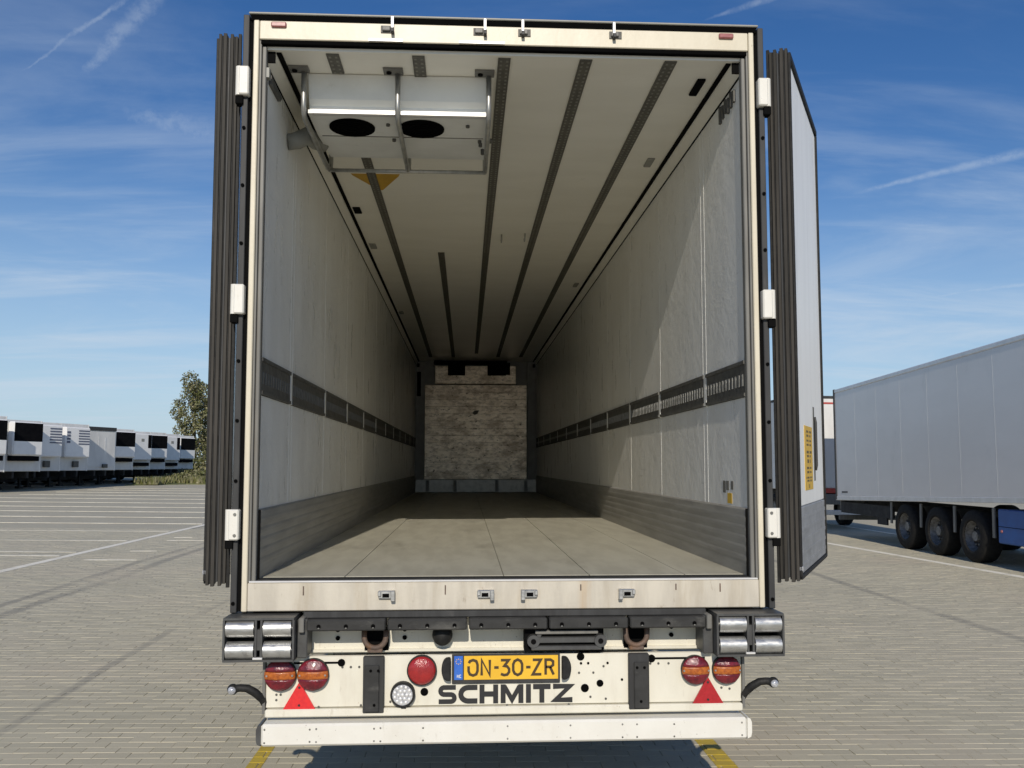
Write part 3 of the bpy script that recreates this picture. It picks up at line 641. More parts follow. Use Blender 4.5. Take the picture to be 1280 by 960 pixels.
        bm = BM(); box(bm, *dx(.002, .0065), .74, .79, 1.66, 2.09, .002); h = obj('handle_recess', bm, M['rail'], d)
        bm = BM(); tube(bm, [(s * .010, .765, 1.72), (s * .016, .765, 1.75), (s * .016, .765, 2.0), (s * .010, .765, 2.03)], .008, 6); obj('handle', bm, M['strip'], h)
        bm = BM(); box(bm, *dx(.003, .0055), .31, .665, 1.615, 1.965); st = obj('warning_sticker', bm, M['yellow'], d)
        rows = [(1.935, .26, .012), (1.912, .18, .012), (1.885, .22, .01), (1.862, .2, .01), (1.822, .26, .014), (1.80, .16, .012), (1.772, .14, .02), (1.735, .20, .012), (1.712, .22, .012), (1.682, .27, .01), (1.665, .25, .01), (1.635, .06, .022)]
        for z, w, hh in rows:
            bm = BM(); box(bm, *dx(.005, .0062), .487 - w / 2, .487 + w / 2, z - hh / 2, z + hh / 2)
            obj('print_line', bm, M['print'], st)
        bm = BM(); box(bm, *dx(.0, .02), .012, .036, z0 + .03, z0 + .055, .004); obj('drain_plug', bm, M['clear'], d)
        return d
    door(1, 1.462, R(28.2)); door(-1, 1.452, R(9))
    # ---------------- below the sill
    bm = BM(); box(bm, -1.0, 1.0, .09, .12, .83, 1.05, .003); box(bm, -1.14, 1.14, .075, .12, .838, .853, .002)
    up = obj('upper_cross_member', bm, M['white'], T)
    for x in (-.826, -.50, .826):
        for z in (.945, .905):
            bm = BM(); cyl(bm, (x, .082, z), (x, .092, z), .011, None, 10); obj('bolt', bm, M['hole'], up)
    bm = BM(); box(bm, -.975, .975, -.02, .09, 1.02, 1.049, .003); obj('buffer_bracket', bm, M['strip'], T)
    ed = [-.957, -.576, -.190, .195, .585, .965]
    for a, b in zip(ed, ed[1:]):
        bm = BM(); box(bm, a + .005, b - .005, -.075, .02, .968, 1.019, .006); d = obj('dock_buffer', bm, M['buffer'], T)
        for k in range(3):
            x = a + (b - a) * (k * .335 + .165)
            bm = BM(); cyl(bm, (x, -.079, .990), (x, -.072, .990), .010, None, 10); ball(bm, (x, -.078, .982), .006, (1, .5, .6), 8, 1); obj('bolt', bm, [M['hole'], M['jamb']], d)
    for s in (-1, 1):
        bm = BM(); box(bm, *sorted((s * .962, s * .988)), -.08, .06, .962, 1.03, .004); obj('buffer_end_clip', bm, M['jamb'], T)
    # roller buffers
    for s in (-1, 1):
        cx = s * 1.165; zc = .937
        bm = BM()
        for z in (1.034, .842): box(bm, cx - .163, cx + .163, -.115, .10, z - .005, z + .005)
        for x in (-.160, -.013, .013, .160): box(bm, cx + x - .005, cx + x + .005, -.114, .10, .848, 1.028)
        box(bm, cx - .16, cx + .16, .07, .098, .848, 1.028); box(bm, cx - .010, cx + .010, -.108, -.06, .89, .985)
        box(bm, *sorted((cx - s * .166, cx - s * .215)), -.05, .12, .84, 1.02, .004)
        rb = obj('roller_buffer', bm, M['housing'], T)
        for x in (-.086, .086):
            for z in (.987, .887):
                bm = BM(); cyl(bm, (cx + x - .064, -.085, z), (cx + x + .064, -.085, z), .041, None, 20); cyl(bm, (cx + x - .070, -.085, z), (cx + x + .070, -.085, z), .014, None, 10)
                obj('roller', bm, M['chrome'], rb)
        bm = BM(); box(bm, cx - .025 - s * .0, cx + .02, -.118, -.10, .848, .858, .002); obj('roller_shim', bm, M['bodyrail'], rb)
    # lower light panel
    bm = BM(); box(bm, -1.15, 1.15, .0, .03, .598, .836, .003); pn = obj('rear_panel', bm, M['white'], T)
    bm = BM(); box(bm, -1.15, 1.15, -.022, .03, .557, .594, .006); obj('panel_flange', bm, M['white'], pn)
    for s in (-1, 1):
        bm = BM(); box(bm, *sorted((s * 1.151, s * 1.165)), -.01, .14, .57, .834, .002); obj('panel_side', bm, M['jamb'], pn)
    def hole(x, z, r, m='hole', nm='bolt_hole'):
        bm = BM(); cyl(bm, (x, -.0035, z), (x, .002, z), r, None, 12); obj(nm, bm, M[m], pn)
    for x, z, r in ((.358, .822, .019), (.452, .694, .017), (.378, .672, .020), (-.398, .664, .019), (.395, .79, .006), (.36, .79, .006), (.49, .79, .006), (.60, .806, .005), (.56, .71, .006)): hole(x, z, r)
    for x, z in ((-.66, .785), (-.56, .62), (-.70, .605), (.47, .775), (.42, .745), (.70, .785), (.74, .785), (.79, .785), (-.79, .785), (-.75, .785), (-.71, .785), (.48, .62), (.405, .63), (-.90, .60), (.0, .595), (.30, .595), (-1.10, .66), (-1.08, .66), (1.09, .66), (1.05, .665), (-1.1, .635), (.35, .745)):
        hole(x, z, .0055, 'rail', 'rivet')
    bm = BM(); box(bm, .70, .97, -.0035, .002, .805, .814); cyl(bm, (.706, -.0037, .809), (.706, .002, .809), .019, None, 12); obj('slot', bm, M['hole'], pn)
    bm = BM(); box(bm, -1.02, -.80, -.0035, .002, .802, .811); cyl(bm, (-.795, -.0037, .806), (-.795, .002, .806), .018, None, 12); obj('slot', bm, M['hole'], pn)
    # tail lamps
    for x, dark in ((-1.08, 0), (-.926, 0), (.918, 1), (1.072, 1)):
        z = .756; r = .069 if dark else .0745
        bm = BM(); cyl(bm, (x, -.026, z), (x, .002, z), r, None, 32)
        la = obj('tail_lamp', bm, M['black'], T)
        def lens_band(zl, zh, m):
            rr = r * .985; zl = max(zl, -rr * .999); zh = min(zh, rr * .999)
            bm = BM(); nz, nx = 5, 14; g = []
            for a in range(nz + 1):
                q = zl + (zh - zl) * a / nz; hw = math.sqrt(max(1e-7, rr * rr - q * q)); row = []
                for b in range(nx + 1):
                    p = hw * (2 * b / nx - 1); row.append(bm.verts.new((x + p, -.030 - .020 * (1 - (p * p + q * q) / (rr * rr)), z + q)))
                g.append(row)
            for a in range(nz):
                for b in range(nx): bm.faces.new((g[a][b], g[a][b + 1], g[a + 1][b + 1], g[a + 1][b])).smooth = True
            edge = [g[0][b] for b in range(nx + 1)] + [g[a][nx] for a in range(1, nz + 1)] + [g[nz][b] for b in range(nx - 1, -1, -1)] + [g[a][0] for a in range(nz - 1, 0, -1)]
            back = [bm.verts.new((v.co.x, -.026, v.co.z)) for v in edge]
            for a in range(len(edge)): bm.faces.new((edge[a], back[a], back[(a + 1) % len(edge)], edge[(a + 1) % len(edge)]))
            obj('lens', bm, M[m], la)
        lens_band(.0185, 1, 'darkred'); lens_band(-1, -.0185, 'darkred'); lens_band(-.0180, .0180, 'amber')
        for sg in (-1, 1):
            bm = BM(); cyl(bm, (x + sg * .060, -.041, z), (x + sg * .060, -.030, z), .0045, None, 8); obj('screw', bm, M['alu'], la)
    for x, m in ((-.9905, 'reflector'), (.980, 'reflector2')):
        bm = BM(); prism(bm, [(x - .080, .586), (x + .080, .586), (x, .722)], -.055 if False else -.012, -.003, 'y'); t = obj('triangle_reflector', bm, M[m], T)
        for z in (.695, .612):
            bm = BM(); cyl(bm, (x, -.016, z), (x, -.010, z), .0055, None, 8); obj('screw', bm, M['ink'], t)
    # fog and reversing lamps
    bm = BM(); cyl(bm, (-.41, -.020, .768), (-.41, .002, .768), .072, None, 32); fg = obj('fog_lamp', bm, M['black'], T)
    bm = BM(); ball(bm, (-.41, -.018, .768), .067, (1, .35, 1), 28); obj('lens', bm, M['red'], fg)
    bm = BM(); cyl(bm, (-.5, -.030, .658), (-.5, .002, .658), .059, None, 28); rv = obj('reversing_lamp', bm, M['black'], T)
    bm = BM(); cyl(bm, (-.5, -.034, .658), (-.5, -.028, .658), .048, None, 28); obj('lens', bm, M['clear'], rv)
    bm = BM()
    for ring, nn in ((0, 1), (.020, 6), (.038, 11)):
        for k in range(nn): ball(bm, (-.5 + ring * math.cos(6.283 * k / nn), -.034, .658 + ring * math.sin(6.283 * k / nn)), .0085, (1, .5, 1), 8)
    obj('led', bm, M['bodyrail'], rv)
    bm = BM(); cyl(bm, (-.495, -.02, .592), (-.495, .0, .592), .012, None, 8); obj('cable_gland', bm, M['ink'], rv)
    # number plate
    bm = BM(); box(bm, -.266, .256, -.014, -.002, .702, .842, .003); pl = obj('number_plate', bm, M['strip'], T)
    bm = BM(); box(bm, -.208, .246, -.018, -.0135, .722, .834); obj('plate_face', bm, M['plate_y'], pl)
    bm = BM(); box(bm, -.255, -.214, -.018, -.0135, .722, .834); bb = obj('plate_band', bm, M['plate_b'], pl)
    bm = BM(); ribbon(bm, [(-.241, .733), (-.241, .745), (-.235, .733), (-.235, .745)], .003, -.0188, -.0178); ribbon(bm, [(-.222, .745), (-.229, .745), (-.229, .733), (-.222, .733)], .003, -.0188, -.0178); obj('plate_letters', bm, M['barwhite'], bb)
    bm = BM()
    for k in range(8): cyl(bm, (-.2345 + .012 * math.cos(.785 * k), -.0186, .808 + .012 * math.sin(.785 * k)), (-.2345 + .012 * math.cos(.785 * k), -.0176, .808 + .012 * math.sin(.785 * k)), .0025, None, 6)
    obj('plate_stars', bm, M['plate_y'], bb)
    GL = {'0': [([(.32, .0), (.1, .1), (.0, .3), (.0, .7), (.1, .9), (.32, 1), (.54, .9), (.64, .7), (.64, .3), (.54, .1)], True)],
          'O': [([(.0, .60), (.0, .28), (.09, .08), (.32, .0), (.55, .08), (.64, .3), (.64, .7), (.55, .92), (.32, 1), (.10, .93), (.02, .80)], False)],
          'N': [([(.03, 0), (.03, 1), (.61, 0), (.61, 1)], False)],
          '-': [([(.02, .5), (.34, .5)], False)],
          '3': [([(.02, .97), (.58, .97), (.27, .60), (.48, .56), (.61, .40), (.61, .2), (.48, .04), (.26, 0), (.02, .08)], False)],
          'Z': [([(.02, .97), (.60, .97), (.02, .03), (.64, .03)], False)],
          'R': [([(.04, 0), (.04, .97), (.40, .97), (.58, .86), (.58, .62), (.40, .5), (.04, .5)], False), ([(.36, .5), (.62, 0)], False)]}
    adv = {'-': .44}; x = -.186; hh = .073
    bm = BM()
    for chh in 'ON-30-ZR':
        for pts, cl in GL[chh]: ribbon(bm, [(x + p[0] * hh * .92, .742 + p[1] * hh) for p in pts], .0125, -.0195, -.0175, 0, cl)
        x += adv.get(chh, .835) * hh
    obj('plate_characters', bm, M['inkbrown'], pl)
    for s, x in ((-1, -.294), (1, .286)):
        bm = BM(); pts = [(x - s * .022, .722), (x - s * .022, .828)] + [(x - s * .022 + s * (.016 + .028 * math.sin(a)), .775 + .053 * math.cos(a)) for a in [math.pi * k / 8 for k in range(9)]]
        prism(bm, pts, -.045, -.002, 'y'); bmesh.ops.bevel(bm, geom=[e for e in bm.edges], offset=.004, segments=1, affect='EDGES'); obj('number_plate_lamp', bm, M['black'], T)
    # maker's name in wide black letters
    def arc(cx, cz, rx, rz, a0, a1, n=8): return [(cx + rx * math.cos(R(a0 + (a1 - a0) * k / n)), cz + rz * math.sin(R(a0 + (a1 - a0) * k / n))) for k in range(n + 1)]
    t = .024; h = .088
    ts = .0215
    def S(x): return [[(x + .086, h - ts / 2), (x + .032, h - ts / 2)] + arc(x + .030, h - ts / 2 - .0165, .0175, .0165, 100, 260, 8) + [(x + .040, h / 2), (x + .052, h / 2)] + arc(x + .062, ts / 2 + .0165, .0175, .0165, 80, -80, 8) + [(x + .052, ts / 2), (x + .004, ts / 2)]]
    def Cc(x): return [[(x + .092, h - t / 2)] + [(x + .050, h - t / 2)] + arc(x + .048, .044, .036, .032, 92, 268, 10) + [(x + .092, t / 2)]]
    def Hh(x): return [[(x + .012, 0), (x + .012, h)], [(x + .024, h / 2), (x + .066, h / 2)], [(x + .078, 0), (x + .078, h)]]
    def Mm(x): return [[(x + .012, 0), (x + .012, h)], [(x + .018, h - .008), (x + .055, .016), (x + .092, h - .008)], [(x + .098, 0), (x + .098, h)]]
    def Ii(x): return [[(x + .0125, 0), (x + .0125, h)]]
    def Tt(x): return [[(x, h - t / 2), (x + .085, h - t / 2)], [(x + .0425, h - t), (x + .0425, 0)]]
    def Zz(x): return [[(x, h - t / 2), (x + .082, h - t / 2), (x + .012, t / 2), (x + .094, t / 2)]]
    x0 = -.333
    for fn, dx0 in ((S, 0), (Cc, .098), (Hh, .200), (Mm, .302), (Ii, .424), (Tt, .459), (Zz, .556)):
        bm = BM(); nm = 'letter'
        for k, st in enumerate(fn(x0 + dx0)): ribbon(bm, [(p[0], .606 + p[1]) for p in st], (.021 if fn is Mm and k == 1 else (.0215 if fn is S else t)), -.0035 - .0004 * k, .001)
        obj(nm, bm, M['ink'], pn)
    # uprights, tow hooks, camera ball, folding step
    for s in (-1, 1):
        x = s * .639
        bm = BM(); box(bm, x - .050, x + .050, -.030, .0, .574, .838, .004); ub = obj('guide_upright', bm, M['strip'], T)
        bm = BM(); box(bm, x - .034 + .008 * s, x + .036 + .008 * s, -.042, -.029, .582, .80, .004)
        for dx_, z in ((-.018, .775), (.018, .775), (0, .615)): cyl(bm, (x + dx_ + .006, -.045, z), (x + dx_ + .006, -.041, z), .007, None, 8, 1)
        obj('guide_pad', bm, [M['buffer'], M['hole']], ub)
        bm = BM(); box(bm, x - .055, x + .062, .074, .092, .846, .966); cav = obj('hook_recess', bm, M['dark'], T)
        bm = BM(); tube(bm, [(x - .052, .03, .952)] + [(x + .052 * math.cos(a), .028, .918 + .050 * math.sin(a)) for a in [math.pi + math.pi * k / 10 for k in range(11)]] + [(x + .052, .03, .952)], .0135, 8)
        box(bm, x - .036, x + .036, .02, .06, .846, .866, .004); obj('tow_hook', bm, M['rust'], cav)
    bm = BM(); ball(bm, (-.314, .04, .925), .050, (1, 1, 1.05), 20); obj('camera_ball', bm, M['black'], T)
    bm = BM(); box(bm, .085, .47, -.01, .09, .85, .967, 0, 1); box(bm, .115, .455, -.045, -.005, .862, .882, .003); box(bm, .135, .44, -.04, -.005, .895, .922, .003); box(bm, .135, .44, -.035, -.005, .936, .953, .003, 2)
    for x in (.125, .45): cyl(bm, (x, -.05, .905), (x, .0, .905), .030, None, 14); cyl(bm, (x, -.053, .905), (x, -.049, .905), .013, None, 10, 1)
    prism(bm, [(.115, .862), (.135, .862), (.165, .935), (.145, .935)], -.035, -.02, 'y')
    obj('folding_step', bm, [M['housing'], M['dark'], M['jamb']], T)
    # underrun bar
    bm = BM(); box(bm, -1.158, 1.158, -.06, .07, .435, .537, .010); ub = obj('underrun_bar', bm, M['barwhite'], T)
    for s in (-1, 1):
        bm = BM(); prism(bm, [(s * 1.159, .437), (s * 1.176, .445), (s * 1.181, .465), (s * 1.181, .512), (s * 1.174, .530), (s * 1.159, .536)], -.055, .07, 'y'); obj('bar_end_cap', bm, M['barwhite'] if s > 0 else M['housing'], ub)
    for x in (-1.14, -.93, -.90, -.63, -.60, -.40, .0, .30, .55, .62, .80, 1.13):
        for z in (.455, .513):
            bm = BM(); cyl(bm, (x, -.0625, z + random.uniform(-.004, .004)), (x, -.059, z), .0045, None, 6); obj('rivet', bm, M['jamb'], ub)
    # outline lamps on rubber arms
    for s in (-1, 1):
        bm = BM(); pts = [(s * 1.152, .02, .600), (s * 1.166, .0, .640), (s * 1.195, -.02, .675), (s * 1.230, -.03, .698), (s * 1.262, -.035, .702), (s * 1.292, -.035, .698)]
        tube(bm, pts, [.016, .019, .020, .019, .018, .020], 10); ball(bm, (s * 1.297, -.036, .696), .026, (1, 1, 1), 14)
        a = obj('outline_lamp_arm', bm, M['black'], T)
        bm = BM(); ball(bm, (s * 1.297, -.052, .694), .0195, (1, .8, 1), 14); obj('lamp_lens', bm, M['clear'], a)
    # ---------------- chassis and running gear underneath
    bm = BM()
    for x in (-.48, .48): box(bm, x - .07, x + .07, .15, 12.4, .97, 1.0); box(bm, x - .07, x + .07, .15, 12.4, .72, .75); box(bm, x - .012, x + .012, .15, 12.4, .75, .97)
    for k in range(14): box(bm, -1.15, 1.15, .3 + k * .9, .38 + k * .9, .98, 1.045)
    obj('chassis_frame', bm, M['chassis'], T)
    for x in (-.48, .48):
        bm = BM(); box(bm, x - .05, x + .05, .125, .21, .45, .95); obj('underrun_bracket', bm, M['chassis'], T)
    axz = .5 - .0
    w0 = None
    for y in (2.9, 4.21, 5.52):
        bm = BM(); cyl(bm, (-1.0, y, axz), (1.0, y, axz), .065, None, 12); obj('axle', bm, M['chassis'], T)
        for s in (-1, 1):
            if w0 is None:
                bm = BM(); prof = [(.29, -.17), (.46, -.17), (.495, -.14), (.50, 0), (.495, .14), (.46, .17), (.29, .17)]; lathe(bm, prof, 36)
                w0 = obj('wheel', bm, M['tyre'], T, (s * 1.03, y, axz)); bm = BM(); cyl(bm, (-.15, 0, 0), (-.05, 0, 0), .29, .20, 24); cyl(bm, (.05, 0, 0), (.15, 0, 0), .20, .29, 24); cyl(bm, (-.06, 0, 0), (.06, 0, 0), .22, None, 24); obj('rim', bm, M['rim'], w0)
            else:
                c = copy_part(w0, T, (s * 1.03, y, axz)); [copy_part(q, c) for q in w0.children]
    for s in (-1, 1):
        bm = BM(); box(bm, s * .8 - .06, s * .8 + .06, 10.4, 10.52, .12, .98); box(bm, s * .8 - .15, s * .8 + .15, 10.33, 10.59, .02, .12, .01); obj('landing_leg', bm, M['chassis'], T)
    return T
def lathe(bm, prof, seg=24, mi=0):
    """profile (radius, x) turned about the x axis"""
    rings = [[bm.verts.new((x, r * math.cos(6.28318 * k / seg), r * math.sin(6.28318 * k / seg))) for k in range(seg)] for r, x in prof]
    for a, b in zip(rings, rings[1:] + rings[:1]):
        for k in range(seg):
            f = bm.faces.new((a[k], a[(k + 1) % seg], b[(k + 1) % seg], b[k])); f.smooth = True; f.material_index = mi
build_trailer()

# ================================================================== PARKED TRAILER ON THE RIGHT
def build_right_trailer():
    T = thing('box_semi_trailer', 'long light grey box semi-trailer with three axles and blue pallet box, parked at the right', 'trailer', (9.62, 18.6, 0), (0, 0, R(-1.3)))
    PIT = R(1.85); L = 13.6; Wd = 2.55; zb, zt = .93, 3.87
    def rot(bm):
        bmesh.ops.rotate(bm, cent=(0, 0, 1.2), matrix=Matrix.Rotation(-PIT, 3, 'X'), verts=bm.verts[:]); return bm
    bm = BM(); box(bm, .0, Wd, -L, 0, zb + .10, zt - .10, .01); body = obj('body', rot(bm), M['bodygrey'], T)
    bm = BM(); box(bm, -.012, Wd + .012, -L, .0, zt - .105, zt, .02); obj('roof_rail', rot(bm), M['bodyrail'], T)
    bm = BM(); box(bm, -.015, Wd + .015, -L, .01, zb, zb + .105, .008); obj('floor_rail', rot(bm), M['bodyrail'], T)
    y = -1.28
    while y > -L + .3:
        bm = BM(); box(bm, -.0010, .01, y - .006, y + .006, zb + .106, zt - .106); obj('panel_joint', rot(bm), M['bodygrey'], body); y -= 1.22
    bm = BM(); box(bm, -.02, .06, -.06, .02, zb + .02, zt + .01, .006); obj('rear_post', rot(bm), M['strip'], T)
    bm = BM(); box(bm, Wd - .06, Wd + .02, -.06, .02, zb + .02, zt + .01, .006); obj('rear_post', rot(bm), M['strip'], T)
    bm = BM()
    for k in range(5): box(bm, -.004, .002, -.42 - k * .075, -.365 - k * .075, 1.12, 1.165)
    obj('printed_mark', rot(bm), M['ink'], body)
    bm = BM(); box(bm, .05, Wd - .05, -.05, .0, .42, .55, .008); box(bm, .1, Wd - .1, -.04, -.005, .70, .93); obj('underrun_bar', bm, M['jamb'], T)
    bm = BM()
    for x in (.8, 1.75): box(bm, x - .07, x + .07, -12.4, -.05, .72, .95)
    box(bm, .08, .20, -2.9, -.1, .62, .90); box(bm, .1, .14, -2.7, -2.2, .45, .8)
    obj('chassis_frame', bm, M['chassis'], T)
    wy = (-3.72, -5.08, -6.44); w0 = None
    for y in wy:
        bm = BM(); cyl(bm, (.3, y, .5), (2.25, y, .5), .07, None, 10); obj('axle', bm, M['chassis'], T)
        for x, s in ((.20, -1), (2.35, 1)):
            if w0 is None:
                bm = BM(); lathe(bm, [(.29, -.18), (.33, -.185), (.45, -.17), (.49, -.145), (.50, -.12), (.50, .12), (.49, .145), (.45, .17), (.29, .17)], 40)
                w0 = obj('wheel', bm, M['tyre'], T, (x, y, .5))
                bm = BM(); lathe(bm, [(.292, -.165), (.285, -.13), (.24, -.03), (.20, .0), (.20, .02), (.292, .0)], 32); cyl(bm, (-.045, 0, 0), (.0, 0, 0), .21, None, 24, 1); cyl(bm, (-.12, 0, 0), (-.04, 0, 0), .095, .11, 16)
                for k in range(10): a = 6.283 * k / 10; cyl(bm, (-.075, .165 * math.cos(a), .165 * math.sin(a)), (-.04, .165 * math.cos(a), .165 * math.sin(a)), .018, None, 6)
                obj('rim', bm, [M['rim'], M['chassis']], w0)
            else:
                c = copy_part(w0, T, (x, y, .5), (0, 0, 0 if s < 0 else math.pi)); [copy_part(q, c) for q in w0.children]
    for y in (-3.02, -4.40, -5.76, -7.12):
        bm = BM(); box(bm, .05, .08, y - .04, y + .04, .52, .96 + .03 * (-y) * .5, .004); obj('mudguard_stay', bm, M['jamb'], T)
    bm = BM(); box(bm, .04, .09, -7.2, -3.0, .95, 1.02, .004); obj('side_rail', rot(bm), M['strip'], T)
    bm = BM(); box(bm, .03, 2.45, -10.2, -7.30, .44, 1.06, .02); pb = obj('underfloor_box', bm, M['blue'], T)
    bm = BM(); box(bm, .026, .032, -10.19, -7.32, .74, .75); obj('box_seam', bm, M['dark'], pb)
    bm = BM(); ball(bm, (.025, -7.42, .66), .03, (.6, 1, 1), 8); obj('reflector', bm, M['markerred'], pb)
    bm = BM(); box(bm, .0, .05, -10.0, -8.15, .38, .435, .004); obj('box_sill', bm, M['bodyrail'], pb)
    for x in (.35, 2.2):
        bm = BM(); box(bm, x - .06, x + .06, -11.4, -11.28, .1, .95); box(bm, x - .16, x + .16, -11.5, -11.18, 0, .1, .01); obj('landing_leg', bm, M['chassis'], T)
    return T
build_right_trailer()

def build_far_truck():
    T = thing('box_truck', 'white box truck with red line under its roof, rear showing behind the grey trailer', 'truck', (9.35, 20.9, 0), (0, 0, R(-1)))
    bm = BM(); box(bm, 0, 2.5, .02, 8, 1.12, 3.82, .02); b = obj('body', bm, M['bodywhite'], T)
    bm = BM(); box(bm, .0, 2.5, .0, 8.0, 3.825, 3.90, .02); obj('roof_edge', bm, M['strip'], b)
    bm = BM(); box(bm, .02, 2.48, .004, .021, 3.66, 3.71); obj('stripe', bm, M['redline'], b)
    for x in (.03, 1.265):
        bm = BM(); box(bm, x, x + 1.205, -.005, .022, 1.2, 3.62, .008); d = obj('rear_door', bm, M['bodywhite'], T)
        for q in (.35, .85):
            bm = BM(); cyl(bm, (x + q, -.02, 1.15), (x + q, -.02, 3.6), .014, None, 8); obj('lock_bar', bm, M['alu'], d)
    bm = BM(); box(bm, .0, 2.5, -.02, .05, 1.05, 1.19, .006); obj('rear_sill', bm, M['redline'], T)
    bm = BM(); box(bm, .1, 2.4, -.06, .05, .72, 1.02, .01); lp = obj('lamp_bar', bm, M['jamb'], T)
    for x in (.25, 2.25):
        bm = BM(); box(bm, x - .12, x + .12, -.08, -.055, .8, .92, .01); obj('tail_lamp', bm, M['darkred'], lp)
    bm = BM(); box(bm, .05, 2.45, -.05, .06, .42, .56, .01); obj('underrun_bar', bm, M['bodyrail'], T)
    bm = BM(); box(bm, .75, .9, .06, 10, .7, 1.05); box(bm, 1.6, 1.75, .06, 10, .7, 1.05); obj('chassis_frame', bm, M['chassis'], T)
    w0 = None
    for x, y in ((.2, 2.0), (2.3, 2.0), (.2, 9.2), (2.3, 9.2)):
        if w0 is None:
            bm = BM(); lathe(bm, [(.27, -.15), (.45, -.15), (.48, -.12), (.48, .12), (.45, .15), (.27, .15)], 28); w0 = obj('wheel', bm, M['tyre'], T, (x, y, .48))
            bm = BM(); cyl(bm, (-.1, 0, 0), (.1, 0, 0), .275, None, 20); obj('rim', bm, M['rim'], w0)
        else: c = copy_part(w0, T, (x, y, .48)); [copy_part(q, c) for q in w0.children]
    bm = BM(); box(bm, .05, 2.45, 8.15, 10.1, .7, 2.9, .12); obj('cab', bm, M['bodywhite'], T)
build_far_truck()

